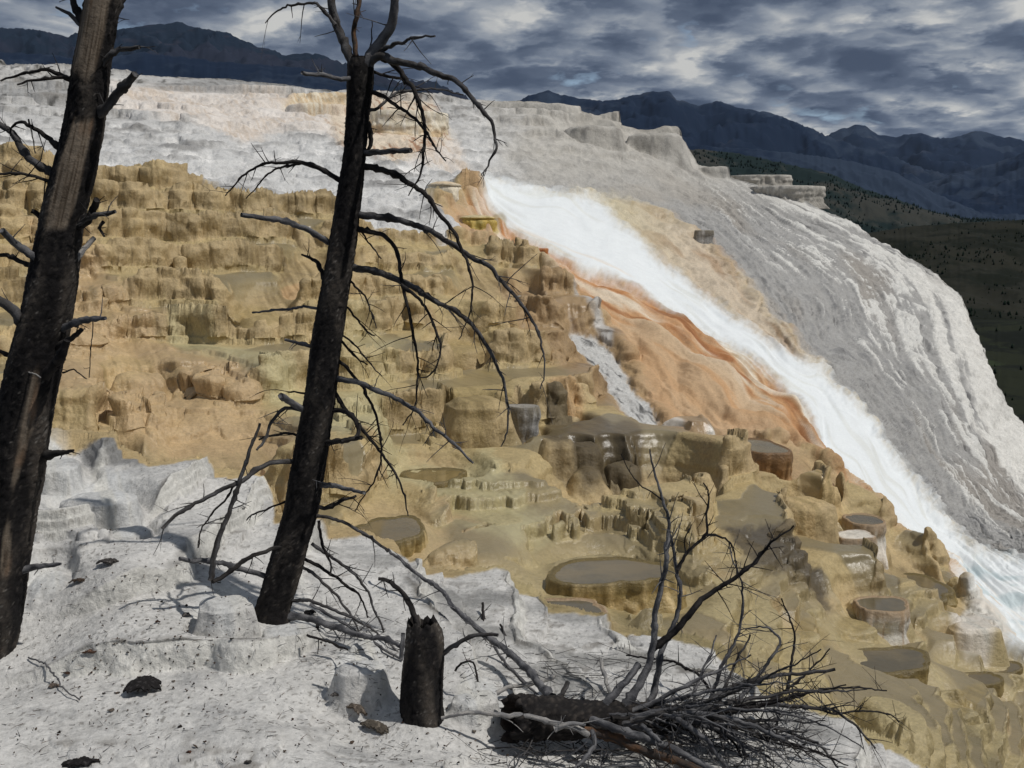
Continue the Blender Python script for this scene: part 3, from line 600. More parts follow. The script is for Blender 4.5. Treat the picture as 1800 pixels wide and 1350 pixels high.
# upper left dry and wet white stone
ug = np.empty_like(col); ug[:] = C(198,198,197)
dirt = sst(0.0, 0.42, er*0.7+fbm2(PX/3.4, PZ2/0.8, 4, 271)*0.9)
ug = L(ug, C(134,133,132), dirt*0.8); ug = L(ug, C(224,223,221), sst(0.1, 0.4, -er-0.5*c_n)); ug = L(ug, C(138,134,128), up*0.75*(0.5+dirt*0.5))
ug = L(ug, C(86,85,82), up*sst(0.1, 0.45, fbm2(lx/0.5, PZ2/0.35, 4, 275)))
mn = fbm2(Q*14, ALONG*0.7, 5, 281, 0.65)
gm = np.empty_like(col); gm[:] = C(160,159,157)
gm = L(gm, C(128,128,129), sst(0.0, 0.45, mn*0.6+er*0.5)); gm = L(gm, C(150,142,132), sst(0.05, 0.4, fbm2(Q*2, ALONG*0.4, 3, 291))*0.6)
whp = sst(0.12, 0.2, st2*0.68+st1*0.28+(Q-3.3)*0.13+er*0.32+fn*0.15)*sst(3.0, 3.3, Q+0.3*st1)
gm = L(gm, C(212,211,206), whp*0.9); gm = L(gm, C(214,212,206), sst(3.86, 3.95, Q+0.35*st2)*0.85*sst(430, 520, VV))
gm = L(gm, C(64,64,66), sst(0.26, 0.36, -st2*0.9+er*0.3)*0.5)
gm = L(gm, C(184,180,172), sst(400, 260, VV)*0.9); gm = L(gm, C(140,136,130), sst(400, 260, VV)*sst(0.0, 0.45, er+vst*0.5)*0.6)
ug = L(ug, gm, mMOUND); col = L(col, ug, mUG)
wf = np.empty_like(col); wf[:] = C(214,205,196); wf = L(wf, C(196,176,154), sst(0.0, 0.4, vst+c_n)*0.6); wf = L(wf, C(228,222,216), sst(0.0, 0.4, -c_n)*0.6)
col = L(col, wf, mWF*0.9)
pk = L(np.broadcast_to(C(214,196,170), col.shape), C(150,96,48), sst(0.05, 0.4, vst*0.9+c_n*0.5)); col = L(col, pk, mPK*0.75)
tpc = L(np.broadcast_to(C(204,187,163), col.shape), C(176,148,118), sst(-0.05, 0.35, fbm2(Q*6, ALONG, 3, 301))); tpc = L(tpc, C(206,196,160), sst(1240, 1060, UU)*0.7)
col = L(col, tpc, mTP*0.92)
fl = np.empty_like(col); fl[:] = C(226,231,233)
fl = L(fl, C(212,214,208), sst(0.1, 0.4, fbm2(Q*6, ALONG*0.5, 4, 311))*0.6); fl = L(fl, C(222,196,160), sst(0.12, 0.4, fbm2(Q*7+2, ALONG*0.35, 3, 321))*sst(1.35, 1.0, Q)*0.7)
fl = L(fl, C(190,206,210), mCH*sst(-0.1, 0.3, fbm2(PX/1.6, PY/0.9, 3, 331))*0.8)
col = L(col, fl, mFLOW)
gsc = L(np.broadcast_to(C(190,190,188), col.shape), C(96,96,96), sst(0.1, 0.35, fbm2(Q*14, ALONG*1.6, 4, 341, 0.6))); col = L(col, gsc, np.clip(mGS+mGS2*0.8, 0, 1))
# near dry shelf: grey dusty treads, cream faces
fg = np.empty_like(col); fg[:] = C(200,198,194)
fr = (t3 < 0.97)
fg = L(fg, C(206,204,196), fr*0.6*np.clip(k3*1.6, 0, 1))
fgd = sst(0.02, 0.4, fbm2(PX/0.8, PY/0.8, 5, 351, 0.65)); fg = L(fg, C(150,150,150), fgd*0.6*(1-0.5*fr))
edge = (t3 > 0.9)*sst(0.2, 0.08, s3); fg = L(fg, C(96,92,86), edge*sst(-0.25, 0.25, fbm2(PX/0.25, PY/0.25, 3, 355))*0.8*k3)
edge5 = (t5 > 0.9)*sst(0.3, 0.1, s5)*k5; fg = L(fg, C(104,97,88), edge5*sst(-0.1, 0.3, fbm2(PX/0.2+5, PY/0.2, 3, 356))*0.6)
spk = sst(0.36, 0.5, fbm2(PX/0.035, PY/0.05, 2, 361)+0.35*fbm2(PX/0.5, PY/0.5, 3, 365)); fg = L(fg, C(92,86,78), spk*0.55*(1-0.6*fr))
far_fg = mask([(480,905),(700,985),(1000,1110),(1180,1150),(1330,1240),(1560,1350),(1200,1350),(900,1250),(800,1120),(700,1050),(560,985)], 20, 20, 8)
fg = L(fg, C(140,139,136), far_fg*sst(-0.1, 0.35, fbm2(PX/0.9, PY/0.5, 4, 371))*0.8)
fg = L(fg, C(112,112,112), mask([(130,780),(200,795),(245,835),(262,862),(200,850),(150,825)], 8, 10, 5)*0.8)
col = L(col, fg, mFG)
wet = np.clip(pool*e1*1.0+e1*0.55+0.35*flat+mOR*0.35+mPE*0.3, 0, 1)*(1-mUG)*(1-mFG)*(1-mGS) + mFLOW*0.35+mTP*0.2
lum = col.mean(-1, keepdims=True); col = L(col, np.broadcast_to(lum, col.shape)*np.array([1.06, 1.0, 0.90], f32), 0.12*(1-mFG)); col = col*(1-0.03*mFG[..., None])
for i in BI:
    if i['mesh']: continue
    uc, vc, hw, hh, dr, st = i['b'][2:8]; r = np.sqrt(((UU-uc)/(hw*1.1))**2+((VV-vc-dr*0.45)/(hh+dr*0.62))**2)+0.25*w1
    sd_ = np.array(STY[st][1], f32); ft = np.array(STY[st][2], f32)
    m_ = sst(1.15, 0.8, r)*(0.9 if st in ('dark', 'white', 'cream') else 0.6); col = L(col, L(np.broadcast_to(ft, col.shape), sd_, sst(-0.1, 0.3, vst)), m_)
# ---- close the back of the ridge
KB = NB; back = np.arange(1, KB+1)[:, None].astype(f32); t_ = (back/KB)
ex = PX2[-1][None], PY2[-1][None], PZ2[-1][None]
dist = 14.0*t_**1.5
hx, hy = RX[-1][None], RY[-1][None]; hn = np.sqrt(hx*hx+hy*hy)
BX = ex[0]+hx/hn*dist; BY = ex[1]+hy/hn*dist; BZ = ex[2]+(RZ[-1][None]/hn)*dist - 0.5*dist - 0.02*dist*dist*(1+sst(900, 1400, UU[-1])[None]*2)
AX = np.concatenate([PX2, BX]); AY = np.concatenate([PY2, BY]); AZ = np.concatenate([PZ2, BZ])
colA = np.concatenate([col, np.repeat(col[-1:], KB, 0)]); wetA = np.concatenate([wet, np.repeat(wet[-1:], KB, 0)])
NR = AX.shape[0]
grain_ = 1-0.75*np.maximum(mFLOW, pool)-0.3*mOR; grainA = np.concatenate([grain_, np.repeat(grain_[-1:], KB, 0)]).ravel()
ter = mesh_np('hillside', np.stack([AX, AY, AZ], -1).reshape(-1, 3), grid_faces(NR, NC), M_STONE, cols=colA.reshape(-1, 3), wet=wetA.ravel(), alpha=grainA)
tag(ter, kind='structure')
# projected surface lookup: where the finished slope shows at a picture pixel
rr = PY2*CP - PZ2*SP; pu = 900+1800*PX2/rr; pv = 675-1800*(PY2*SP+PZ2*CP)/rr
LG = 4; lw, lh = int(1900/LG), int(1500/LG)
li = np.clip((pu+50)/LG, 0, lw-1).astype(int); lj = np.clip(pv/LG, 0, lh-1).astype(int)
near = np.full((lh, lw), 1e9, f32); ok = (pu > -50) & (pu < 1850) & (pv > 0) & (pv < 1500)
np.minimum.at(near, (lj[ok], li[ok]), PY2[ok])
def surf(u, v, dz=0.0):
    j0 = int(np.clip(v/LG, 0, lh-1)); i0 = int(np.clip((u+50)/LG, 0, lw-1))
    for r in range(0, 6):
        blk = near[max(0, j0-r):j0+r+1, max(0, i0-r):i0+r+1]; m = blk[blk < 1e8]
        if len(m): p = at(u, v, float(np.median(m))); p.z += dz; return p
    p = at(u, v, 10.0); return p
# ------------------------------------------------------------------ terraces: flat topped drums with scalloped rims and fluted sides
def outline(th, rs, nl=14, amp=0.1):
    r = np.zeros_like(th)
    for _ in range(nl):
        c = rs.uniform(0, 2*np.pi); wd = rs.uniform(0.16, 0.6); d = np.abs((th-c+np.pi) % (2*np.pi)-np.pi)/wd
        r = np.maximum(r, np.sqrt(np.clip(1-d*d, 0, 1))*rs.uniform(0.4, 1.0)*min(1.0, wd*2.4))
    return 1-amp*0.6+amp*r + 0.05*np.sin(th*2+rs.uniform(0, 6))+0.04*np.sin(th*3+rs.uniform(0, 6))
def drum(cx, cy, z0, rw, ry, D, h, sty, flare=1.05, dome=0, seed=0, nth=72, nr=18, amp=0.12, top='rim', lean=0.0, fl=1.0):
    rs = np.random.RandomState(seed); th = np.linspace(0, 2*np.pi, nth, endpoint=False)
    tx, ty = -D[1], D[0]                                    # along the contour, D points downhill
    if tx < 0: tx, ty = -tx, -ty
    o = outline(th, rs, max(7, int(6+rw*3)), amp)
    c, s = np.cos(th), np.sin(th)
    e = 0.86                                                # slightly squared ellipse
    ex, ey = np.sign(c)*np.abs(c)**e*rw*o, np.sign(s)*np.abs(s)**e*ry*o
    X0 = cx+ex*tx+ey*-D[0]; Y0 = cy+ex*ty+ey*-D[1]          # +ey is uphill
    nx, ny = X0-cx, Y0-cy; q = np.sqrt(nx*nx+ny*ny)+1e-6; nx /= q; ny /= q
    arc = th*(rw+ry)*0.5
    lipw = min(0.045, 0.07*min(rw, ry)); rows = []; C_ = []
    rim, side, foot, strk, wetv = [np.array(a, f32) if hasattr(a, '__len__') else a for a in sty]
    sx = seed*7.13
    arcw = np.abs(np.sin(th/2))*2*(rw+ry)*0.6               # continuous round the drum
    def nse(a, b, sc1, sc2, sd, oc=3): return fbm3(c*(rw/sc1)+sx, s*(ry/sc1)+sd, b/sc2+np.zeros_like(c), oc, sd)
    tops = [0.0, 0.45, 0.8] if top != 'none' else [0.0]
    wv_ = nse(arc, 0.0, 0.9, 1, 3)
    for k in tops:                                          # cap from centre to lip
        zz = z0 - (0.035 if top in ('d', 'w') and k < 0.9 else 0.0) + np.zeros(nth) - (dome*0.30*h*(k*k*0.4))
        zz = zz + (0.02*nse(arc, k*3, 0.4, 1, 9) if top not in ('d', 'w') else 0)
        rows.append(np.stack([cx+(X0-cx)*k, cy+(Y0-cy)*k, zz], -1))
        tc_ = L(np.broadcast_to(foot*0.5+side*0.5, (nth, 3)), strk if wetv > 0.4 else foot, sst(-0.2, 0.4, nse(arc, k*2, 0.5, 1, 5))*0.6)
        C_.append(np.broadcast_to(rim*0.7+side*0.3, (nth, 3)) if top in ('d', 'w') else tc_)
    rows.append(np.stack([X0-nx*lipw, Y0-ny*lipw, np.full(nth, z0+0.012-dome*0.16*h)+0.01*nse(arc, 0, 0.2, 1, 4)], -1)); C_.append(L(np.broadcast_to(side, (nth, 3)), rim, (0.5 if top == 'rim' else 0.95)+np.zeros(nth)))
    hole = np.zeros(nth)
    for j in range(nr):
        t = (j/(nr-1)); tt = t**0.9
        z = z0 - h*tt - dome*(0.16*h) + 0.0
        off = (flare-1)*rw*t**1.2 + 0.035*h*np.sin(min(1, t*5)*np.pi)*0.6 + 0.28*min(rw, h)*max(0, t-0.45)**2/0.3*(flare > 0.8)
        if dome: off = off + min(rw, ry)*0.28*(math.sqrt(max(0, 1-(1-min(1, t/0.55))**2))-1)*0.9
        flu = nse(arc, z, 0.13, 1.4, 11, 3)*0.05*fl*min(1, rw)
        lmp = nse(arc, z, 0.5, 0.45, 12, 2)*0.16*min(1.2, rw)*fl
        bil = (0.35-np.abs(nse(arc, z, 0.33, 0.9, 13, 2)))*0.14*min(1, rw)*fl
        ramp_ = min(1, 0.15+t*2.2)
        dd = off+(flu*min(1, .4+t*3)+(lmp+bil)*ramp_)
        rows.append(np.stack([X0+nx*dd, Y0+ny*dd, z+0.012*nse(arc, t*4, 0.2, 1, 14)], -1))
        st_ = nse(arc, z, 0.12, 1.3, 21, 3); pt = nse(arc, z, 0.6, 0.5, 22, 3)
        cc_ = L(np.broadcast_to(side, (nth, 3)), strk, sst(0.0, 0.35, st_)*0.8)
        cc_ = L(cc_, foot, sst(0.25, 0.9, t+pt*0.9)); cc_ = L(cc_, rim, sst(0.22, 0.02, t+0.3*st_)*0.8)
        C_.append(cc_*(1+0.25*pt[:, None]))
    V = np.concatenate(rows); F = grid_faces(len(rows), nth, True)[:, ::-1]
    return V, F, np.clip(np.concatenate(C_), 0.004, 0.9), np.full(len(V), wetv, f32), (X0, Y0, nx, ny)
def gidx(u, v):
    i = int(np.clip(np.searchsorted(U, u), 0, NC-1)); tv = (1480-v)/(1480-vs[i]); j = int(np.clip(np.searchsorted(wv, tv), 0, NVT-1)); return j, i
water_mats = {'d': M_WATER_D, 'w': M_WATER}
MAIND = (0.30, -0.954)
taken = []
for n, i in enumerate(BI):
    if not i['mesh']: continue
    nm, lab, uc, vc, hw, hh, dr, st, wt, fl_, dm = i['b']
    big = hw > 60 or hh > 15
    zb = i['foot'].z; h = max(0.15, i['z0']-zb)*1.0 + 0.25 + 0.12*(i['z0']-zb)
    Dd = i['D']; cx, cy = i['c']
    top = 'd' if wt else 'rim'
    V, F, cc_, ww_, (X0, Y0, nx, ny) = drum(cx, cy, i['z0'], i['rw'], i['ry'], Dd, h, STY[st], fl_, dm, 100+n, 168 if big else 120, 40 if dr > 30 else 24, 0.22, top, fl=1.9 if st == 'dark' else 1.3)
    if st == 'fg': cc_[:len(cc_)-0] = np.clip(cc_, 0, 0.9)
    o = mesh_np(nm, V, F, M_STONE, cols=cc_, wet=ww_)
    tag(o, lab, 'terrace', 'travertine terraces on the slope')
    i['obj'] = o
    if wt:
        inset = min(0.05, 0.08*min(i['rw'], i['ry'])); k = len(X0)
        Wv = np.concatenate([[[cx, cy, i['z0']-0.012]], np.stack([X0-nx*inset, Y0-ny*inset, np.full(k, i['z0']-0.012)], -1)])
        Wf = np.array([[0, 1+a, 1+(a+1) % k] for a in range(k)])
        wo_ = mesh_np('pool_water', Wv, Wf, water_mats[wt], parent=None, smooth=True); wo_.parent = o
    taken.append((uc, vc+dr*0.45, hw*1.0, hh+dr*0.6))
# ------------------------------------------------------------------ far country: ridges, foothills, valley
def far_material(name, forest, open_, rock, sc_, th=0.5):
    m = bpy.data.materials.new(name); m.use_nodes = True; t = NT(m.node_tree); t.n.clear()
    P = t.node('ShaderNodeNewGeometry').outputs['Position']
    a = t.noise(P, 1.0/sc_, 8, 0.62, 0.4); b = t.noise(P, 6.0/sc_, 5, 0.7); k = t.math('ADD', t.math('MULTIPLY', a, 0.72), t.math('MULTIPLY', b, 0.28))
    c = t.mix(t.ramp(k, [(th-0.02, 0.0), (th+0.04, 1.0)]), forest, open_)
    r = t.noise(t.vmath('MULTIPLY', P, (1, 1, 2.5)), 2.2/sc_, 6, 0.65); c = t.mix(t.ramp(r, [(0.60, 0.0), (0.68, 0.85)]), c, rock)
    p = t.node('ShaderNodeBsdfPrincipled'); t.set(p, 'Base Color', c); t.set(p, 'Roughness', 0.95); t.set(p, 'Specular IOR Level', 0.05)
    o = t.node('ShaderNodeOutputMaterial'); t.l.new(p.outputs[0], o.inputs[0]); return m
F_NAVY = far_material('blue_forest_ridge', (0.010, 0.019, 0.040), (0.026, 0.039, 0.064), (0.040, 0.048, 0.066), 1500, 0.53)
F_BROWN = far_material('bare_brown_ridge', (0.012, 0.021, 0.036), (0.021, 0.026, 0.042), (0.036, 0.037, 0.052), 1300, 0.5)
F_GRASS = far_material('dry_grass_hill', (0.012, 0.021, 0.020), (0.040, 0.041, 0.035), (0.055, 0.054, 0.047), 420, 0.52)
F_NEAR = far_material('dark_sage_hill', (0.012, 0.014, 0.010), (0.024, 0.024, 0.018), (0.03, 0.028, 0.022), 90, 0.5)
F_MEAD = far_material('valley_meadow', (0.011, 0.013, 0.010), (0.020, 0.023, 0.014), (0.03, 0.04, 0.02), 40, 0.5)
def ridge(name, pts, D, Dn, vbase, mat, rough, seed, nu=420, nr=70):
    pu_ = np.array([p[0] for p in pts], float); pv2 = np.array([p[1] for p in pts], float)
    uu = np.linspace(pu_[0], pu_[-1], nu); vv = np.interp(uu, pu_, pv2); vv = vv + fbm2(uu/26, uu*0, 5, seed)*5*min(1, rough/60) + fbm2(uu/6, uu*0, 3, seed+3)*2.0
    rx = (uu-900)/1800
    def dirs(v): y = (675-v)/1800.0; return rx, CP+y*SP, -SP+y*CP
    dx, dy, dz = dirs(vv); top = np.stack([dx/dy*D, np.full(nu, D), dz/dy*D], -1)
    bx_, by_, bz_ = dirs(np.full(nu, vbase)); bot = np.stack([bx_/by_*Dn, np.full(nu, Dn), bz_/by_*Dn], -1)
    t = np.linspace(0, 1, nr)[:, None, None]; te = t**1.0
    P_ = top[None]*(1-te)+bot[None]*te
    hh_ = (top[:, 2]-bot[:, 2])[None, :]
    P_[..., 2] = top[None, :, 2]*(1-t[..., 0]) + bot[None, :, 2]*t[..., 0] - 0.10*hh_*np.sin(np.pi*t[..., 0])
    sc_ = abs(D-Dn)*0.35
    g = 1-np.abs(fbm2(P_[..., 0]/sc_+seed, P_[..., 1]/sc_, 6, seed, 0.55))*2.4
    P_[..., 2] += (g-0.4)*rough*np.minimum(t[..., 0]*5, 1)*np.minimum((1-t[..., 0])*4+0.2, 1)
    bk = np.stack([top[:, 0], top[:, 1]+abs(D-Dn)*0.8, bot[:, 2]], -1)[None]
    P_ = np.concatenate([bk, P_]); o = mesh_np(name, P_.reshape(-1, 3), grid_faces(nr+1, nu), mat); tag(o, kind='structure'); return P_
ridge('mountains', [(600,300),(1400,246),(1450,240),(1480,226),(1505,218),(1520,222),(1545,238),(1580,239),(1600,236),(1620,234),(1650,245),(1690,238),(1712,230),(1732,232),(1760,240),(1800,247),(1900,255),(2100,235),(2500,250)], 15000, 9500, 400, F_NAVY, 420, 401)
ridge('mountains', [(600,250),(880,190),(930,168),(950,163),(965,158),(985,166),(1010,172),(1060,177),(1100,172),(1125,165),(1150,160),(1175,160),(1190,175),(1230,186),(1262,177),(1300,190),(1350,197),(1367,202),(1400,215),(1450,240),(1500,262),(1600,300),(1700,335),(1900,370)], 10500, 6500, 420, F_NAVY, 360, 411)
ridge('mountains', [(-800,90),(-300,60),(-100,66),(0,49),(60,52),(120,64),(160,56),(200,55),(250,45),(290,42),(310,37),(340,48),(400,58),(450,82),(500,98),(540,93),(575,104),(640,140),(700,152),(760,160),(830,200)], 9500, 6000, 230, F_BROWN, 330, 421)
ridge('foothills', [(-800,120),(-300,100),(0,92),(100,97),(150,106),(250,92),(400,110),(520,118),(620,138),(700,162),(760,200)], 5600, 3800, 240, F_NAVY, 60, 431)
ridge('foothills', [(1500,370),(1600,332),(1680,305),(1740,290),(1800,268),(1900,245),(2500,200)], 8200, 5200, 430, F_NAVY, 150, 441)
ridge('foothills', [(1000,262),(1230,256),(1330,262),(1420,272),(1500,284),(1570,302),(1640,338),(1720,372),(2000,400)], 5200, 4300, 420, F_NAVY, 60, 451)
PE_ = ridge('grass_hills', [(1000,262),(1180,262),(1235,263),(1300,270),(1400,292),(1450,302),(1520,332),(1580,352),(1640,372),(1700,386),(1900,392),(2500,395)], 3600, 2300, 452, F_GRASS, 45, 461, 520, 90)
PF_ = ridge('sage_hill', [(1350,450),(1480,424),(1530,409),(1600,398),(1700,391),(1800,386),(2000,378),(2500,370)], 1000, 520, 640, F_NEAR, 9, 471, 420, 80)
PG_ = ridge('valley_meadow', [(1500,590),(1650,576),(1720,571),(1800,568),(2500,560)], 430, 130, 1080, F_MEAD, 3, 481, 320, 60)
def gsheet():
    xs = np.concatenate([[-40000, -20000, -8000, -3000], np.linspace(-1000, 4000, 30), [8000, 20000, 40000]]); ys = np.concatenate([[-3000, 0, 80], np.linspace(150, 4000, 30), [8000, 16000, 40000]])
    X, Y_ = np.meshgrid(xs, ys); Z = -130-0.012*Y_.clip(0, 9000)+12*fbm2(X/600, Y_/600, 3, 491)
    Z = np.where(Y_ > 1500, Z-60, Z)
    tag(mesh_np('valley_ground', np.stack([X, Y_, Z], -1).reshape(-1, 3), grid_faces(len(ys), len(xs)), F_NEAR), kind='structure')
gsheet()
def conifers(name, P_, n, hmin, hmax, mat, seed, thr, sc_):
    rs2 = np.random.RandomState(seed); A, B = [], []; o0 = 0; R_, C_ = P_.shape[:2]; c = 0
    for _ in range(n*12):
        i = rs2.randint(2, R_-2); j = rs2.randint(1, C_-2); fa, fb = rs2.rand(2)
        p = P_[i, j]*(1-fa)*(1-fb)+P_[i+1, j]*fa*(1-fb)+P_[i, j+1]*(1-fa)*fb+P_[i+1, j+1]*fa*fb
        if float(fbm2(np.array([p[0]/sc_]), np.array([p[1]/sc_]), 3, seed)[0]) < thr-rs2.rand()**3*0.5: continue
        h = rs2.uniform(hmin, hmax); r = h*rs2.uniform(0.2, 0.34); k = 6; a = np.arange(k)/k*2*np.pi+rs2.rand()
        ring = lambda rr, z: np.stack([p[0]+rr*np.cos(a)*rs2.uniform(0.75, 1.2, k), p[1]+rr*np.sin(a), np.full(k, p[2]+z)], -1)
        V = np.concatenate([ring(r, h*0.1), ring(r*0.62, h*0.5), [[p[0], p[1], p[2]+h]], [[p[0], p[1], p[2]-h*0.1]]])
        F = [[q, (q+1) % k, k+(q+1) % k] for q in range(k)]+[[q, k+(q+1) % k, k+q] for q in range(k)]+[[k+q, k+(q+1) % k, 2*k] for q in range(k)]+[[(q+1) % k, q, 2*k+1] for q in range(k)]
        A.append(V); B.append(np.array(F)+o0); o0 += len(V); c += 1
        if c >= n: break
    tag(mesh_np(name, np.concatenate(A), np.concatenate(B), mat, smooth=False), kind='stuff')
M_CON = simple('dark_conifer', (0.010, 0.018, 0.012), 0.95, spec=0.05)
conifers('far_conifers', PE_, 5200, 4, 12, M_CON, 3, 0.12, 260)
conifers('far_shrubs', PF_, 2200, 0.8, 3.2, M_CON, 4, 0.12, 90)
conifers('meadow_shrubs', PG_, 260, 0.8, 2.0, M_CON, 5, 0.0, 40)
# ------------------------------------------------------------------ dead charred trees, stump, fallen trunk, litter
M_WOOD = stone_material('charred_wood', 5.0, 0.35)
def sample_curve(P_, R_, step):
    P_ = np.array(P_, float); R_ = np.array(R_, float); n = len(P_)
    if n == 2: P_ = np.array([P_[0], P_.mean(0), P_[1]]); R_ = np.array([R_[0], R_.mean(), R_[1]]); n = 3
    E = np.concatenate([[2*P_[0]-P_[1]], P_, [2*P_[-1]-P_[-2]]]); out, rad = [], []
    for i in range(n-1):
        p0, p1, p2, p3 = E[i:i+4]; k = max(2, int(np.linalg.norm(p2-p1)/step)+1)
        t = np.linspace(0, 1, k, endpoint=(i == n-2))[:, None]
        out.append(0.5*((2*p1)+(-p0+p2)*t+(2*p0-5*p1+4*p2-p3)*t*t+(-p0+3*p1-3*p2+p3)*t**3)); rad.append(R_[i]+(R_[i+1]-R_[i])*t[:, 0])
    return np.concatenate(out), np.concatenate(rad)
def tube(C_, R_, ns, jitter=0.0, seed=0, tip=True):
    T_ = np.gradient(C_, axis=0); T_ /= np.linalg.norm(T_, axis=1)[:, None]+1e-9
    a0 = np.array([0.3, 0.9, 0.1]) if abs(T_[0, 1]) < 0.8 else np.array([1.0, 0, 0])
    N_ = np.cross(T_, a0); N_ /= np.linalg.norm(N_, axis=1)[:, None]+1e-9; B_ = np.cross(T_, N_)
    th = np.linspace(0, 2*np.pi, ns, endpoint=False); c, s = np.cos(th), np.sin(th)
    r = R_[:, None]*np.ones(ns)[None]
    if jitter:
        k = np.arange(len(C_))[:, None]*0.35; r = r*(1+jitter*n3(c[None]*1.6+k*0, s[None]*1.6+k*0, k+seed*3.1, seed))
    V = C_[:, None]+r[..., None]*(N_[:, None]*c[None, :, None]+B_[:, None]*s[None, :, None])
    V = V.reshape(-1, 3); F = grid_faces(len(C_), ns, True); n = len(V)
    V = np.concatenate([V, [C_[0]], [C_[-1]]])
    caps = [[j, (j+1) % ns, n, n] for j in range(ns)]+[[(len(C_)-1)*ns+(j+1) % ns, (len(C_)-1)*ns+j, n+1, n+1] for j in range(ns)]
    return V, F, np.array(caps)
class Acc:
    def __init__(s): s.V, s.F, s.C, s.n = [], [], [], 0
    def add(s, V, F, caps, col):
        Fq = np.concatenate([F, caps])
        tri = np.concatenate([Fq[:, [0, 1, 2]], Fq[:len(F)][:, [0, 2, 3]]])
        s.V.append(V); s.F.append(tri+s.n); s.C.append(np.broadcast_to(col, (len(V), 3)) if np.ndim(col) == 1 else col); s.n += len(V)
    def build(s, name, parent=None): return mesh_np(name, np.concatenate(s.V), np.concatenate(s.F), M_WOOD, parent, cols=np.clip(np.concatenate(s.C), 0.002, 0.9), wet=np.zeros(s.n))
CHAR, CHAR2, GREYW, PALEW, BROWNW = [np.array(lin(*c)) for c in ((33,31,31), (60,57,55), (118,117,118), (164,160,154), (104,76,54))]
def wood_cols(C_, ns, tone, seed, extra=2):
    n = len(C_)*ns; k = np.repeat(np.arange(len(C_))*0.25, ns); th = np.tile(np.arange(ns)/ns*6.28, len(C_))
    q = n3(np.cos(th)*1.3+seed, np.sin(th)*1.3, k, seed); q2 = n3(np.cos(th)*3+seed, np.sin(th)*3, k*4, seed+3)
    base = {'char': (CHAR, CHAR2), 'grey': (np.array(lin(70,70,73)), GREYW), 'mix': (CHAR2, np.array(lin(92,91,92))), 'pale': (GREYW, PALEW), 'brown': (CHAR2, BROWNW)}[tone]
    c = L(np.broadcast_to(base[0], (n, 3)), base[1], sst(-0.3, 0.4, q+0.4*q2)); return np.concatenate([c, c[:1], c[-1:]])
def twig(acc, p, d, ln, r, rs2, tone, seed, droop=0.25, depth=1):
    ln = ln*1.15; n = max(4, int(ln/0.05)); pts = [p]; q = np.array(d, float); q /= np.linalg.norm(q)
    curl = rs2.randn(3)*0.08
    for i in range(n):
        q = q+curl*0.5+rs2.randn(3)*0.07+np.array([0, 0, -droop*0.08]); q /= np.linalg.norm(q); pts.append(pts[-1]+q*ln/n)
    C_ = np.array(pts); R_ = np.linspace(r, r*0.35, len(C_)); ns = 4 if r < 0.004 else 5
    V, F, cp = tube(C_, R_, ns); acc.add(V, F, cp, wood_cols(C_, ns, tone, seed))
    if depth > 0:
        for k in range(rs2.randint(0, 3)):
            j = rs2.randint(1, len(C_)-1); dd = q+rs2.randn(3)*0.8; twig(acc, C_[j], dd, ln*rs2.uniform(0.2, 0.5), r*0.55, rs2, tone, seed+k+1, droop, depth-1)
def limb(parent, px, rad, Y0, tone='char', Y1=None, twigs=0, tl=(0.06, 0.3), seed=0, name='branch', ns=8, knobs=True, droop=0.35, start=0.2):
    """px: picture pixels along the limb, rad: half widths in pixels at the two ends (or one for each point), Y0..Y1 distance"""
    rs2 = np.random.RandomState(seed+17); n = len(px); Y1 = Y0 if Y1 is None else Y1
    Ys = np.linspace(Y0, Y1, n); Ys[1:] += rs2.randn(n-1)*0.02
    if len(rad) == 2: rad = list(np.linspace(rad[0], rad[1], n))
    P_ = [np.array(at(u, v, y)) for (u, v), y in zip(px, Ys)]; R_ = [max(r*0.82, 0.8)/1800.0*y for r, y in zip(rad, Ys)]
    C_, R2 = sample_curve(P_, R_, 0.03); C_[1:-1] += rs2.randn(len(C_)-2, 3)*0.0022
    R_k = len(C_); C_ = C_+np.stack([fbm2(np.arange(R_k)*0.13+seed*1.7, np.full(R_k, 3.3+q_), 3, seed+q_) for q_ in range(3)], -1)*np.minimum(np.arange(R_k), 12)[:, None]/12*0.022
    wob = np.cumsum(rs2.randn(len(C_), 3), axis=0)*0.0014; wob -= np.linspace(0, 1, len(C_))[:, None]*wob[-1]; C_ = C_+wob
    if knobs:
        for k in range(len(C_)//6): j = rs2.randint(0, len(C_)); R2[j] *= rs2.uniform(1.1, 1.45)
    acc = Acc(); V, F, cp = tube(C_, R2, ns, 0.18, seed); acc.add(V, F, cp, wood_cols(C_, ns, tone, seed))
    for k in range(int(twigs*1.45+0.5)):
        j = int(len(C_)*rs2.uniform(start, 0.98)); j = min(j, len(C_)-2); T_ = C_[j+1]-C_[j]; T_ /= np.linalg.norm(T_)+1e-9
        d = T_*rs2.uniform(0.1, 0.9)+rs2.randn(3)*0.6; d[1] *= 0.7
        twig(acc, C_[j], d, rs2.uniform(*tl), max(0.0026, min(R2[j]*0.5, 0.005)), rs2, tone, seed*7+k, droop)
    return acc.build(name, parent)
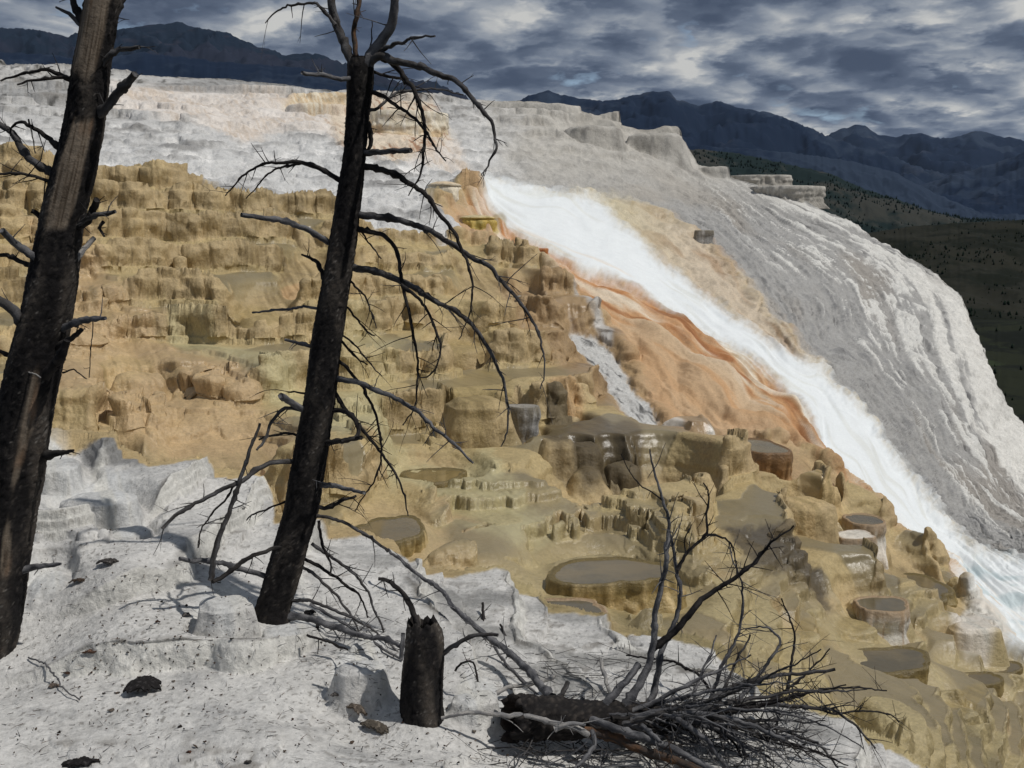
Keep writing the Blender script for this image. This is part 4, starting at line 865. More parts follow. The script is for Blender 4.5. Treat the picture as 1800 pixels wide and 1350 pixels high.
def trunk(parent, rows, Y, base_dz, seed, bare, ns=72, name='trunk', burn_top=False, step=0.014):
    """rows: (v, u centre, half width) from the foot upwards"""
    vs_ = np.array([r[0] for r in rows], float); us_ = np.array([r[1] for r in rows], float); hw_ = np.array([r[2] for r in rows], float)
    pts = [np.array(at(u, v, Y)) for v, u in zip(vs_, us_)]; R_ = hw_/1800.0*Y
    if base_dz: pts = [pts[0]-np.array([0.0, 0, base_dz])]+pts; R_ = np.concatenate([[R_[0]*1.15], R_]); us_ = np.r_[us_[0], us_]; vs_ = np.r_[vs_[0]+1, vs_]
    C_, R2 = sample_curve(pts, R_, step); n = len(C_); th = np.linspace(0, 2*np.pi, ns, endpoint=False); c, s = np.cos(th)[None], np.sin(th)[None]
    z = C_[:, 2][:, None]; q = R2[:, None]
    plate = fbm3(c*q/0.035, s*q/0.035, z/0.07+0*c, 3, seed, 0.55); big_ = n3(c*q/0.12, s*q/0.12, z/0.5+0*c, seed+7)
    fine_ = fbm3(c*q/0.012, s*q/0.012, z/0.02+0*c, 2, seed+13)
    bm = bare(th[None]+0*z, z+0*c, big_) if bare else np.zeros((n, ns))
    r = q*(1+0.10*big_)+((0.35-np.abs(plate)*1.6)*0.016+fine_*0.006)*(1-bm)-0.010*bm
    V = np.empty((n, ns, 3)); V[..., 0] = C_[:, 0][:, None]+r*c; V[..., 1] = C_[:, 1][:, None]+r*s; V[..., 2] = z+0*c
    col = L(np.broadcast_to(CHAR, (n, ns, 3)), np.array(lin(20,19,20)), sst(0.0, 0.3, plate)); col = L(col, np.array(lin(82,76,70)), sst(-0.1, 0.5, big_+0.6*plate)*0.65)
    col = L(col, np.array(lin(78,73,68)), sst(0.16, 0.5, -plate+0.35*fine_)*0.6); col = L(col, np.array(lin(92,80,68)), sst(0.36, 0.6, fine_+0.5*big_)*0.45); col = L(col, np.array(lin(140,138,134)), sst(0.45, 0.62, fine_-0.4*plate+0.4*big_)*0.4)
    wood_ = L(np.broadcast_to(np.array(lin(128,116,102)), (n, ns, 3)), np.array(lin(84,72,60)), sst(-0.1, 0.4, fbm3(c*q/0.012, s*q/0.012, z/0.5+0*c, 3, seed+21)))
    wood_ = L(wood_, np.array(lin(128,98,74)), sst(0.25, 0.6, n3(c*2, s*2, z/0.35+0*c, seed+31))*0.6)
    col = L(col, wood_, bm)
    if burn_top:
        jag = 0.045*n2(th*2.2, th*0+3.0, seed)+0.02*n2(th*6, th*0+9, seed); V[-1, :, 2] += jag[:]; V[-2, :, 2] += jag*0.8; V[-3, :, 2] += jag*0.4
        inner = V[-1].copy(); inner[:, :2] = C_[-1, :2]+(inner[:, :2]-C_[-1, :2])*0.6; inner[:, 2] -= 0.06; V = np.concatenate([V, inner[None]]); col = np.concatenate([col, col[-1:]*0.5])
    nr_ = V.shape[0]; Vf = V.reshape(-1, 3); F = grid_faces(nr_, ns, True); k = len(Vf); Vf = np.concatenate([Vf, [Vf[-ns:].mean(0)]])
    F = np.concatenate([F, [[(nr_-1)*ns+(j+1) % ns, (nr_-1)*ns+j, k, k] for j in range(ns)]])
    tri = np.concatenate([F[:, [0, 1, 2]], F[:(nr_-1)*ns][:, [0, 2, 3]]]); cc_ = np.concatenate([col.reshape(-1, 3), [CHAR]])
    return mesh_np(name, Vf, tri, M_WOOD, parent, cols=cc_, wet=np.zeros(len(Vf)))
# the thicker trunk at the left edge
YA = surf(-12, 1142).y; print('YA', YA)
tA = empty('dead_tree', at(-12, 1142, YA)); tag(tA, 'thick charred dead trunk at the left edge with bare wood patches and stub branches', 'tree')
zA = lambda v: at(130, v, YA).z
def bareA(th, z, n):
    front = np.cos(th+math.pi/2-0.15)                          # faces the camera
    a = sst(0.35, 0.6, np.cos(th+math.pi/2+0.25)+0.6*n)*sst(zA(150), zA(105), z+0.15*n)
    b = sst(0.84, 0.89, np.cos(th+math.pi/2-0.3)+0.16*n)*sst(zA(410), zA(390), z)*sst(zA(205), zA(220), z)
    c = sst(0.985, 0.995, np.cos(th+math.pi/2-0.55)+0.03*n)*0.8*sst(zA(1010), zA(990), z)*sst(zA(620), zA(660), z)
    return np.clip(a+b+c, 0, 1)
rowsA = [(1150,-20,44),(1100,-8,42),(1000,2,46),(900,10,50),(850,20,50),(800,29,50),(700,49,47),(600,70,45),(500,91,41),(400,107,35),(300,130,36),(200,149,32),(130,158,31),(60,170,30),(0,179,29),(-80,192,27),(-200,205,25)]
trunk(tA, rowsA, YA, 0.35, 3, bareA, 84)
def brA(px, rad, tone='char', dY=0.0, tw=3, seed=0, tl=(0.04, 0.16), **k): return limb(tA, px, rad, YA-0.02, tone, YA+dY, tw, tl, seed, **k)
brA([(172,122),(192,100),(212,88),(243,84)], (8,4), 'mix', -0.15, 3, 1); brA([(165,205),(185,190),(207,162),(225,143),(238,130)], (11,8), 'mix', -0.2, 2, 2)
brA([(190,40),(206,20),(214,4),(222,-20)], (9,4), 'char', 0.1, 2, 3); brA([(158,55),(143,43),(127,28),(97,12)], (8,2.5), 'mix', 0.1, 1, 4); brA([(150,45),(138,25),(128,0),(124,-30)], (9,5), 'char', 0.2, 2, 5)
brA([(130,143),(112,136),(95,130),(78,123),(40,130),(0,141)], (6,2), 'char', 0.1, 3, 6); brA([(128,138),(105,136),(80,138),(50,143),(33,148)], (4,2), 'char', -0.1, 2, 7)
brA([(108,262),(95,252),(78,238),(55,222),(38,214),(22,222),(18,234)], (7,1.6), 'char', 0.1, 5, 8, (0.06, 0.22)); brA([(110,320),(90,303),(68,290),(50,272),(28,245),(8,222),(-20,205)], (9,6), 'mix', 0.2, 4, 9, (0.08, 0.25))
brA([(90,320),(62,312),(35,305),(0,303)], (4,2.5), 'char', -0.1, 5, 10, (0.06, 0.2)); brA([(135,400),(152,388),(165,370),(172,352)], (10,7), 'char', -0.1, 2, 11); brA([(132,398),(150,388),(172,378),(203,371)], (7,4), 'mix', -0.15, 5, 12, (0.05, 0.18))
brA([(80,470),(58,450),(30,430),(2,406)], (10,7), 'grey', -0.2, 1, 13); brA([(120,470),(140,448),(152,432),(166,418)], (7,5), 'pale', 0.1, 0, 14); brA([(68,482),(52,466),(20,450),(-10,448)], (6,4), 'char', 0.15, 2, 15)
brA([(62,598),(43,573),(27,547),(0,527),(-30,512)], (14,9), 'mix', -0.2, 3, 16); brA([(95,585),(118,572),(140,564),(165,560),(187,558)], (10,4), 'grey', -0.2, 3, 17); brA([(90,620),(112,604),(130,590),(146,578)], (7,5), 'char', -0.1, 2, 18)
brA([(60,700),(75,668),(95,640),(108,628),(118,600)], (14,8), 'char', -0.3, 1, 19); brA([(30,632),(10,622),(-8,615)], (5,4), 'char', 0, 1, 20)
brA([(62,812),(85,800),(105,796),(130,790)], (13,3), 'char', -0.2, 3, 21, (0.03, 0.08)); brA([(35,1004),(60,996),(82,994),(106,990)], (10,3), 'grey', -0.1, 3, 22, (0.03, 0.1))
brA([(20,652),(35,650),(55,655),(72,662)], (1.8,1.4), 'pale', -0.3, 0, 23); brA([(110,655),(125,650),(138,655),(152,666)], (2,1), 'char', -0.2, 0, 24); brA([(163,562),(162,600),(157,630),(155,665)], (1.2,0.8), 'char', -0.1, 1, 25); brA([(50,210),(58,240),(62,270)], (1.6,1.0), 'char', 0, 1, 26)
brA([(80,318),(78,345),(75,372)], (1.6,1.0), 'char', 0, 1, 27); brA([(182,390),(176,400),(183,415)], (4,2.5), 'char', -0.1, 2, 28, (0.02, 0.06)); brA([(55,370),(68,378),(80,392)], (5,6), 'char', 0, 0, 29)
# the thinner, branchy trunk
YB = surf(480, 1080).y; print('YB', YB)
tB = empty('dead_tree', at(480, 1080, YB)); tag(tB, 'thinner black dead tree left of centre with long drooping bare branches and forked top', 'tree')
rowsB = [(1084,476,35),(1060,482,32),(1000,500,32),(950,514,31),(900,529,30),(850,537,31),(800,545,30),(700,562,27),(600,575,26),(500,590,25),(400,607,23),(300,620,20),(200,629,19),(150,633,21),(118,634,21),(100,632,13)]
trunk(tB, rowsB, YB, 0.3, 9, None, 64)
bs = [0]
def brB(px, rad, tone='char', dY=0.0, tw=6, tl=(0.06, 0.34), y0=0.0, **k):
    bs[0] += 1; return limb(tB, px, rad, YB+y0, tone, YB+dY, tw, tl, 100+bs[0], **k)
brB([(626,125),(612,95),(602,70),(592,45),(584,10),(580,-40)], (10,8), 'mix', 0.1, 2, name='top_fork'); brB([(640,122),(655,95),(672,72),(686,45),(693,20),(700,-30)], (14,8), 'grey', -0.1, 1, name='top_fork'); brB([(630,120),(625,90),(622,60),(627,30),(632,-20)], (6,4.5), 'brown', 0.05, 3)
brB([(660,92),(683,84),(705,74),(730,66),(763,64)], (5,2), 'mix', -0.4, 2); brB([(590,45),(575,25),(556,8),(535,4),(505,10),(485,22),(467,40)], (4,1.2), 'mix', 0.3, 2)
brB([(650,84),(653,60),(655,38)], (1.6,1), 'char', 0, 0); brB([(628,135),(600,137),(565,132),(532,127)], (5,4), 'grey', -0.4, 2, (0.05, 0.14))
brB([(645,112),(668,98),(700,110),(738,115),(770,130),(802,146),(832,176),(857,208),(868,236),(869,262),(858,290),(847,310)], (9,1.2), 'mix', -0.7, 9, (0.04, 0.16))
brB([(668,98),(693,112),(712,138),(728,158),(740,190),(746,230),(744,270),(742,292),(730,322),(718,345)], (7,1.2), 'char', -0.3, 14, (0.06, 0.26))
brB([(640,160),(668,168),(700,187),(727,207),(752,240),(768,262),(782,285)], (5,1.4), 'char', -0.3, 7, (0.05, 0.22)); brB([(640,120),(668,130),(700,138),(712,148)], (4,2), 'char', 0.3, 2)
brB([(635,195),(665,190),(700,165),(735,158),(770,158),(815,168)], (4,1.2), 'mix', 0.4, 6, (0.08, 0.28)); brB([(636,268),(660,269),(690,265),(724,267)], (7,5), 'mix', -0.3, 1, (0.03, 0.07))
brB([(640,292),(668,296),(700,310),(743,337),(773,373),(797,403),(813,437),(823,470),(828,510),(824,552),(806,596)], (7,1.2), 'char', -0.5, 10, (0.06, 0.3))
brB([(632,377),(665,382),(717,393),(767,413),(823,448),(862,472),(893,505),(917,535),(938,575),(952,605),(958,640),(950,682)], (8,1.2), 'mix', -0.6, 12, (0.05, 0.3))
brB([(630,402),(650,408),(672,415),(693,437),(703,480),(712,520),(726,580),(733,620),(733,667),(727,713),(707,747)], (6,1.2), 'char', -0.2, 12, (0.08, 0.34))
brB([(622,470),(655,476),(693,488),(727,507),(760,524),(817,557),(853,597),(873,640),(890,690),(895,722),(893,750),(880,785)], (8,1.3), 'mix', -0.5, 14, (0.05, 0.26))
brB([(705,500),(730,522),(750,545),(765,575),(774,610),(770,642),(752,660),(735,663)], (4,1.1), 'char', -0.3, 6, (0.06, 0.2), y0=-0.15)
brB([(592,665),(625,670),(660,683),(713,707),(757,742),(795,775),(815,795),(832,815)], (7,2), 'grey', -0.4, 9, (0.05, 0.22))
brB([(585,685),(605,715),(633,750),(667,793),(697,833),(710,870),(716,905)], (5,1.4), 'char', -0.4, 9, (0.06, 0.26)); brB([(588,630),(612,648),(640,685),(663,733),(670,783),(663,827),(648,860),(623,897)], (4,1.3), 'char', 0.3, 8, (0.06, 0.26))
brB([(570,728),(590,722),(612,728),(628,745),(633,760),(622,772),(600,775)], (6,4), 'char', -0.3, 3, (0.04, 0.14)); brB([(566,780),(590,776),(612,775),(634,768)], (7,5), 'char', -0.3, 1)
brB([(560,852),(585,854),(615,860),(641,864)], (7,3.5), 'grey', -0.3, 1); brB([(556,890),(575,893),(600,880),(625,870)], (5,3), 'char', 0.3, 2)
brB([(600,318),(567,298),(533,287),(500,285),(460,290),(427,310),(395,345)], (6,1.3), 'char', 0.3, 8, (0.06, 0.2)); brB([(530,287),(500,292),(478,300),(460,318),(433,350)], (3,1.1), 'char', 0.5, 2, (0.05, 0.14), y0=0.2)
brB([(590,432),(560,414),(530,400),(490,387),(455,382),(425,377)], (7,5), 'grey', -0.3, 1, (0.03, 0.08)); brB([(580,505),(568,485),(558,462),(545,455),(530,447)], (7,2), 'char', 0.2, 4, (0.05, 0.16))
brB([(565,543),(530,541),(490,545),(443,547)], (3.5,2), 'grey', 0.3, 1); brB([(562,618),(545,608),(525,602),(500,597)], (5,3), 'grey', 0, 2, (0.03, 0.1)); brB([(552,735),(530,718),(512,706),(495,696)], (8,7), 'grey', -0.2, 0)
brB([(550,730),(527,718),(500,718),(478,742),(462,775),(450,790)], (5,2.5), 'mix', -0.3, 4, (0.06, 0.2)); brB([(457,744),(440,790),(418,850),(400,905),(383,955),(370,1018)], (3,7), 'mix', -0.4, 4, (0.08, 0.25), y0=-0.3)
brB([(535,815),(505,811),(480,812),(450,825),(420,845),(367,870),(320,898),(283,928)], (6,4), 'mix', -0.5, 5, (0.05, 0.22)); brB([(535,775),(510,762),(480,765),(455,772)], (3.5,2), 'char', 0.1, 3, (0.05, 0.2))
brB([(547,930),(520,950),(473,967),(433,980),(393,1010),(373,1022)], (4,5), 'char', -0.5, 3, (0.05, 0.2)); brB([(470,1015),(430,1000),(395,990),(355,985),(317,984)], (6,5), 'grey', -0.4, 1)
brB([(540,860),(500,880),(462,895),(440,905),(432,915)], (2.5,1.5), 'char', 0, 3, (0.04, 0.14)); brB([(415,845),(395,880),(372,900),(352,930),(347,962)], (2.5,1.5), 'char', -0.4, 3, (0.05, 0.16), y0=-0.3)
brB([(548,955),(584,980),(616,1002),(642,1036),(656,1067),(669,1098),(676,1140)], (4,1.5), 'mix', -0.2, 4, (0.06, 0.26)); brB([(520,990),(558,1013),(584,1042),(604,1067),(620,1093),(631,1118)], (4,1.5), 'mix', -0.3, 4, (0.06, 0.22))
brB([(530,978),(569,1000),(602,1022),(629,1043),(642,1067),(651,1097)], (4,1.5), 'char', 0.2, 4, (0.06, 0.22)); brB([(505,1057),(540,1055),(580,1069),(620,1085),(658,1109),(702,1150)], (4.5,1.8), 'mix', -0.5, 5, (0.06, 0.2))
brB([(550,905),(590,913),(640,938),(660,952),(682,968)], (4,3), 'mix', -0.1, 2, (0.06, 0.2)); brB([(545,1062),(602,1095),(636,1118),(680,1144),(707,1160)], (3.5,2.5), 'grey', -0.6, 3, (0.06, 0.2), y0=-0.2)
brB([(560,915),(566,955),(582,985),(580,1010)], (3.5,2), 'char', -0.2, 3, (0.05, 0.15)); brB([(555,700),(530,690),(508,690)], (3,1.5), 'char', 0.1, 1); brB([(600,600),(622,622),(645,640)], (3,1.5), 'char', 0.1, 2); brB([(610,540),(640,575),(660,590)], (2.5,1.3), 'char', 0.2, 3)
brB([(604,590),(628,610),(655,645),(670,660)], (2.2,1.2), 'char', -0.2, 3, (0.05, 0.2)); brB([(612,490),(640,520),(652,545),(660,575)], (2.6,1.2), 'char', -0.2, 4, (0.05, 0.2)); brB([(628,395),(650,430),(668,455)], (2.2,1.2), 'char', 0.1, 3); brB([(645,215),(652,245),(646,270)], (7,3), 'char', 0, 4, (0.03, 0.08))
# stump
p = surf(740, 1255); YS = min(max(p.y, 5.9), 7.3); print('YS', p.y, 'YLg', surf(960, 1300).y, surf(1200, 1290).y)
tS = empty('charred_stump', at(740, 1255, YS)); tag(tS, 'tall broken charred stump with one bent branch curling left above it', 'stump')
trunk(tS, [(1262,742,40),(1240,740,39),(1200,742,37),(1150,746,35),(1120,747,34),(1102,745,30),(1092,742,26)], YS, 0.2, 15, None, 72, 'stump_body', True, 0.012)
limb(tS, [(733,1100),(722,1072),(712,1048),(700,1030),(684,1018),(665,1017)], (7,4), YS, 'char', YS+0.1, 7, (0.03, 0.12), 201); limb(tS, [(778,1150),(792,1138),(812,1126),(840,1117),(875,1120)], (6,4), YS, 'mix', YS-0.2, 5, (0.03, 0.12), 202)
# loose dead sticks lying on the near shelf
def stick(lab, px, rad, Y0, tone='grey', Y1=None, tw=2, seed=0, nm='fallen_branch', tl=(0.05, 0.25)):
    o = limb(None, px, rad, Y0, tone, Y1, tw, tl, seed, name=nm); tag(o, lab, 'branch', 'dead branches lying on the near shelf'); return o
stick('thick grey fallen branch running from the thinner trunk foot towards the stump', [(513,1083),(558,1091),(591,1102),(629,1114),(669,1122),(705,1138)], (8,5), YB-0.15, 'grey', YS+0.6, 4, 301)
stick('short dark prop stick standing under the fallen branch right of the thinner trunk', [(558,1094),(557,1115),(556,1142)], (4,3), YB-0.3, 'char', YB-0.4, 0, 302)
stick('short upright pale stick beside the left side of the charred stump', [(709,1112),(707,1135),(705,1158)], (5,5), YS+0.3, 'grey', YS+0.25, 0, 303)
stick('thin dark branch on the ground left of the stump', [(540,1116),(570,1125),(600,1137),(612,1142)], (3,2), YB-0.7, 'char', YB-0.9, 1, 304)
stick('long pale curved branch from the stump foot over the fallen trunk', [(777,1262),(805,1256),(830,1252),(880,1253),(935,1259),(985,1270),(1015,1280),(1035,1292)], (4,7), YS-0.1, 'pale', YS-0.15, 2, 305)
stick('pale forked branch behind the hollow end of the fallen trunk', [(870,1220),(890,1210),(915,1205),(945,1200),(975,1187)], (5,4), YS+0.6, 'pale', YS+0.9, 3, 306)
stick('thin pale rod leaning behind the long leaning branch', [(868,1135),(890,1165),(915,1192),(945,1222)], (3,3), YS+1.3, 'grey', YS+0.9, 1, 307)
stick('bent dark twig arching right of the stump', [(800,1180),(808,1168),(825,1163),(835,1172),(840,1200)], (2.5,2), YS+0.4, 'char', YS+0.3, 3, 308, tl=(0.05, 0.16))
stick('upright pale broken stick behind the fallen trunk', [(1055,1158),(1062,1185),(1070,1208),(1080,1235)], (4,5), YS+1.4, 'pale', YS+1.0, 0, 309)
stick('slender grey branch lying behind the fallen trunk', [(1010,1186),(1030,1200),(1050,1214),(1062,1222)], (3,4), YS+1.6, 'grey', YS+1.3, 1, 310)
stick('knobby upright dead twig behind the stump to the right', [(848,1060),(850,1085),(855,1110),(862,1130)], (3,3), YS+2.2, 'char', YS+1.8, 4, 311, tl=(0.05, 0.2))
stick('small forked dark twig standing on the grey shelf', [(880,1098),(888,1115),(893,1130),(900,1147)], (2.5,3), YS+1.9, 'char', YS+1.6, 3, 312, tl=(0.05, 0.2))
# fallen tree with its fan of branches
YL = 6.6
tL = empty('fallen_tree', at(900, 1300, YL)); tag(tL, 'fallen charred trunk with hollow burnt end and a fan of bare upturned branches', 'tree')
def log():
    pts = [np.array(at(u, v, y)) for u, v, y in ((898,1262,YL-0.15),(960,1262,YL-0.05),(1050,1264,YL+0.1),(1140,1264,YL+0.3),(1240,1262,YL+0.6),(1300,1258,YL+0.8))]
    C_, R2 = sample_curve(pts, [0.15,0.14,0.125,0.105,0.08,0.05], 0.02); ns = 56
    T_ = np.gradient(C_, axis=0); T_ /= np.linalg.norm(T_, axis=1)[:, None]; N_ = np.cross(T_, [0, 0, 1.0]); N_ /= np.linalg.norm(N_, axis=1)[:, None]; B_ = np.cross(N_, T_)
    th = np.linspace(0, 2*np.pi, ns, endpoint=False); c, s = np.cos(th), np.sin(th); k = np.arange(len(C_))[:, None]*0.02
    nz = fbm3(c[None]*2.5, s[None]*2.5, k/0.12, 4, 61); nf = fbm3(c[None]*9, s[None]*9, k/0.03, 2, 63)
    r = R2[:, None]*(1+0.30*nz+0.12*nf); V = C_[:, None]+r[..., None]*(N_[:, None]*c[None, :, None]+B_[:, None]*s[None, :, None])
    jag = 0.11*n2(th*2.0, th*0, 5); V[0] += T_[0]*jag[:, None]
    inn = [V[0]*0+C_[0]+(V[0]-C_[0])*0.72+T_[0]*0.0, C_[0]+(V[0]-C_[0])*0.6+T_[0]*0.25]
    V = np.concatenate([inn[1][None], inn[0][None], V]); nr_ = V.shape[0]
    col = L(np.broadcast_to(CHAR, (len(C_), ns, 3)), np.array(lin(66,61,57)), sst(0.0, 0.5, nf+0.5*nz)); col = np.concatenate([col[:2]*0.6+np.array(lin(40,26,16))*0.4, col])
    Vf = V.reshape(-1, 3); F = grid_faces(nr_, ns, True); kk_ = len(Vf); Vf = np.concatenate([Vf, [inn[1].mean(0)], [C_[-1]]])
    F = np.concatenate([F[:, [0, 1, 2]], F[:, [0, 2, 3]], [[j, (j+1) % ns, kk_] for j in range(ns)], [[(nr_-1)*ns+(j+1) % ns, (nr_-1)*ns+j, kk_+1] for j in range(ns)]])
    mesh_np('trunk', Vf, F, M_WOOD, tL, cols=np.concatenate([col.reshape(-1, 3), [CHAR], [CHAR]]), wet=np.zeros(len(Vf)))
log()
ls = [0]
def brL(px, rad, tone='mix', y0=0.2, y1=0.0, tw=7, tl=(0.06, 0.3), **k):
    ls[0] += 1; return limb(tL, px, rad, YL+y0, tone, YL+y1, tw, tl, 400+ls[0], **k)
brL([(1090,1250),(1106,1230),(1120,1209),(1136,1173),(1145,1140),(1153,1080),(1165,1030),(1174,970),(1178,930),(1170,885),(1152,835),(1143,788)], (11,1.5), 'grey', 0.2, 0.5, 10, (0.05, 0.25), start=0.45)
brL([(1138,1248),(1151,1213),(1162,1147),(1178,1107),(1191,1075),(1195,1030),(1186,985),(1178,930)], (8,3), 'grey', 0.4, 0.7, 4, start=0.5)
brL([(1146,1139),(1180,1116),(1213,1080),(1240,1050),(1280,1025),(1310,1000),(1340,970),(1365,945),(1395,925)], (9,1.6), 'char', 0.35, 0.3, 12, (0.06, 0.3), start=0.4)
brL([(1190,1003),(1207,973),(1233,949),(1242,930),(1241,905),(1246,885),(1244,862),(1237,848)], (4,1.3), 'char', 0.5, 0.6, 7, (0.05, 0.2)); brL([(1242,940),(1262,940),(1280,950),(1290,975),(1294,1010)], (3,1.2), 'char', 0.55, 0.5, 6, (0.06, 0.2))
brL([(1205,975),(1203,955),(1210,935),(1216,922)], (2,1), 'char', 0.5, 0.5, 2, (0.04, 0.12)); brL([(1165,880),(1145,862),(1125,850),(1092,798)], (2,1), 'char', 0.45, 0.4, 2, (0.04, 0.12))
brL([(1049,1256),(1066,1235),(1085,1213),(1104,1190),(1122,1168)], (10,7), 'grey', 0.1, 0.25, 1, (0.03, 0.08)); brL([(980,1232),(990,1215),(998,1198)], (6,5), 'mix', 0.05, 0.1, 0); brL([(1018,1240),(1026,1225)], (6,4), 'grey', 0.1, 0.1, 0)
brL([(970,1228),(950,1205),(925,1175),(900,1150),(850,1115),(800,1070),(775,1040),(720,1000),(683,965)], (10,3), 'grey', 0.15, 2.2, 8, (0.06, 0.28))
brL([(1040,1266),(1075,1275),(1110,1287),(1160,1308),(1210,1330),(1270,1362)], (9,7), 'grey', -0.1, -0.5, 3); brL([(1030,1285),(1090,1300),(1150,1325),(1200,1342),(1250,1365)], (11,8), 'brown', -0.15, -0.5, 3)
brL([(1185,1258),(1215,1252),(1250,1256),(1290,1262),(1330,1275),(1380,1300)], (7,4), 'grey', 0.0, -0.3, 5); brL([(1330,1240),(1365,1239),(1400,1240),(1440,1246),(1467,1250),(1500,1270),(1520,1292),(1541,1315)], (6,1.6), 'mix', 0.5, 0.2, 12)
brL([(1225,1245),(1262,1222),(1300,1205),(1350,1190),(1400,1183),(1467,1177)], (6,3.5), 'mix', 0.5, 0.5, 8, (0.05, 0.2)); brL([(1290,1240),(1330,1238),(1360,1233),(1400,1224),(1433,1215),(1500,1210),(1557,1213)], (5,1.5), 'char', 0.6, 0.6, 12, (0.06, 0.26))
brL([(1440,1247),(1467,1253),(1500,1250),(1533,1250),(1567,1260),(1580,1270)], (3,1.3), 'char', 0.4, 0.4, 9, (0.05, 0.2)); brL([(1247,1235),(1257,1205),(1267,1177),(1284,1145),(1297,1113),(1306,1067),(1303,1017),(1290,983),(1280,953)], (5,1.2), 'grey', 0.6, 0.9, 10, (0.05, 0.24), start=0.3)
brL([(1262,1238),(1275,1205),(1287,1177),(1303,1145),(1318,1115)], (4,2), 'mix', 0.5, 0.6, 4); brL([(1383,1215),(1392,1175),(1397,1133),(1387,1083),(1373,1053)], (4,1.3), 'char', 0.6, 0.8, 7, (0.05, 0.2)); brL([(1300,1230),(1323,1200),(1345,1172),(1357,1153),(1370,1127),(1363,1113),(1340,1103),(1303,1107)], (5,1.3), 'grey', 0.6, 0.8, 7)
brL([(1340,1240),(1372,1222),(1407,1193),(1433,1173),(1460,1140)], (4,1.4), 'char', 0.5, 0.6, 6, (0.05, 0.2)); brL([(1330,1275),(1370,1280),(1420,1300),(1460,1330),(1480,1360)], (5,2), 'mix', 0.2, 0.0, 6); brL([(1190,1262),(1220,1280),(1250,1310),(1275,1345),(1285,1370)], (7,4), 'grey', -0.1, -0.4, 3)
brL([(1040,1285),(1045,1310),(1020,1340),(1005,1370)], (6,4), 'grey', -0.3, -0.6, 3); brL([(1128,1275),(1145,1290),(1160,1305)], (5,5), 'grey', -0.2, -0.4, 0); brL([(975,1282),(1000,1272),(1030,1275)], (8,3), 'pale', -0.3, -0.3, 3, (0.05, 0.2))
brL([(1260,1235),(1235,1195),(1200,1170),(1160,1158),(1100,1152)], (3.5,2), 'char', 0.7, 1.4, 6); brL([(1220,1245),(1222,1215),(1235,1185),(1250,1150),(1258,1115)], (4,1.5), 'grey', 0.5, 0.8, 5)
rs3 = np.random.RandomState(77)
for k in range(34):                                            # the rest of the fan: arching out of the trunk to the right and down
    u0 = rs3.uniform(1060, 1300); v0 = 1262+rs3.uniform(-8, 14); an = rs3.uniform(-0.35, 1.1); ln = rs3.uniform(110, 330); bend = rs3.uniform(-0.3, 0.9); px = []
    for t in np.linspace(0, 1, 6): a_ = an-0.35+bend*t; px.append((u0+math.cos(a_)*ln*t, min(v0+math.sin(a_)*ln*t*0.62, 1385)))
    brL(px, (rs3.uniform(3, 7.5), 1.3), ['mix', 'grey', 'grey', 'char'][k % 4], rs3.uniform(-0.15, 0.4), rs3.uniform(-0.6, 0.3), rs3.randint(3, 8), (0.05, 0.26))
# matted dead twigs under the fallen trunk
def mat_twigs(name, n, fu, fv, ln, r, seed, dz=(0.01, 0.12), tone=('mix', 'char', 'grey')):
    acc = Acc(); rs4 = np.random.RandomState(seed)
    for k in range(n):
        u = fu(rs4); v = fv(rs4, u); p = np.array(surf(u, v)); p[2] += rs4.uniform(*dz); a_ = rs4.uniform(0, 6.28); L_ = rs4.uniform(*ln)
        twig(acc, p, np.array([math.cos(a_), math.sin(a_)*0.8, rs4.uniform(-0.12, 0.25)]), L_, rs4.uniform(*r), rs4, tone[k % len(tone)], k % 97, 0.3, 0)
    o = acc.build(name); tag(o, kind='stuff'); return o
mat_twigs('dead_twigs', 420, lambda r: r.uniform(890, 1420), lambda r, u: r.uniform(1262, 1375) if u < 1250 else r.uniform(1215, 1375), (0.1, 0.5), (0.002, 0.006), 801)
mat_twigs('dead_twigs', 120, lambda r: r.normal(1030, 70), lambda r, u: r.uniform(1150, 1240), (0.08, 0.3), (0.0015, 0.004), 802, (0.005, 0.04))
mat_twigs('wood_litter', 950, lambda r: r.uniform(0, 900), lambda r, u: r.uniform(max(930, 840+u*0.33), 1349), (0.01, 0.07), (0.001, 0.003), 803, (0.0, 0.006), ('brown', 'char', 'mix'))
mat_twigs('dead_twigs', 70, lambda r: r.uniform(520, 720), lambda r, u: r.uniform(1090, 1180), (0.05, 0.22), (0.0012, 0.003), 804, (0.0, 0.03), ('mix', 'char'))
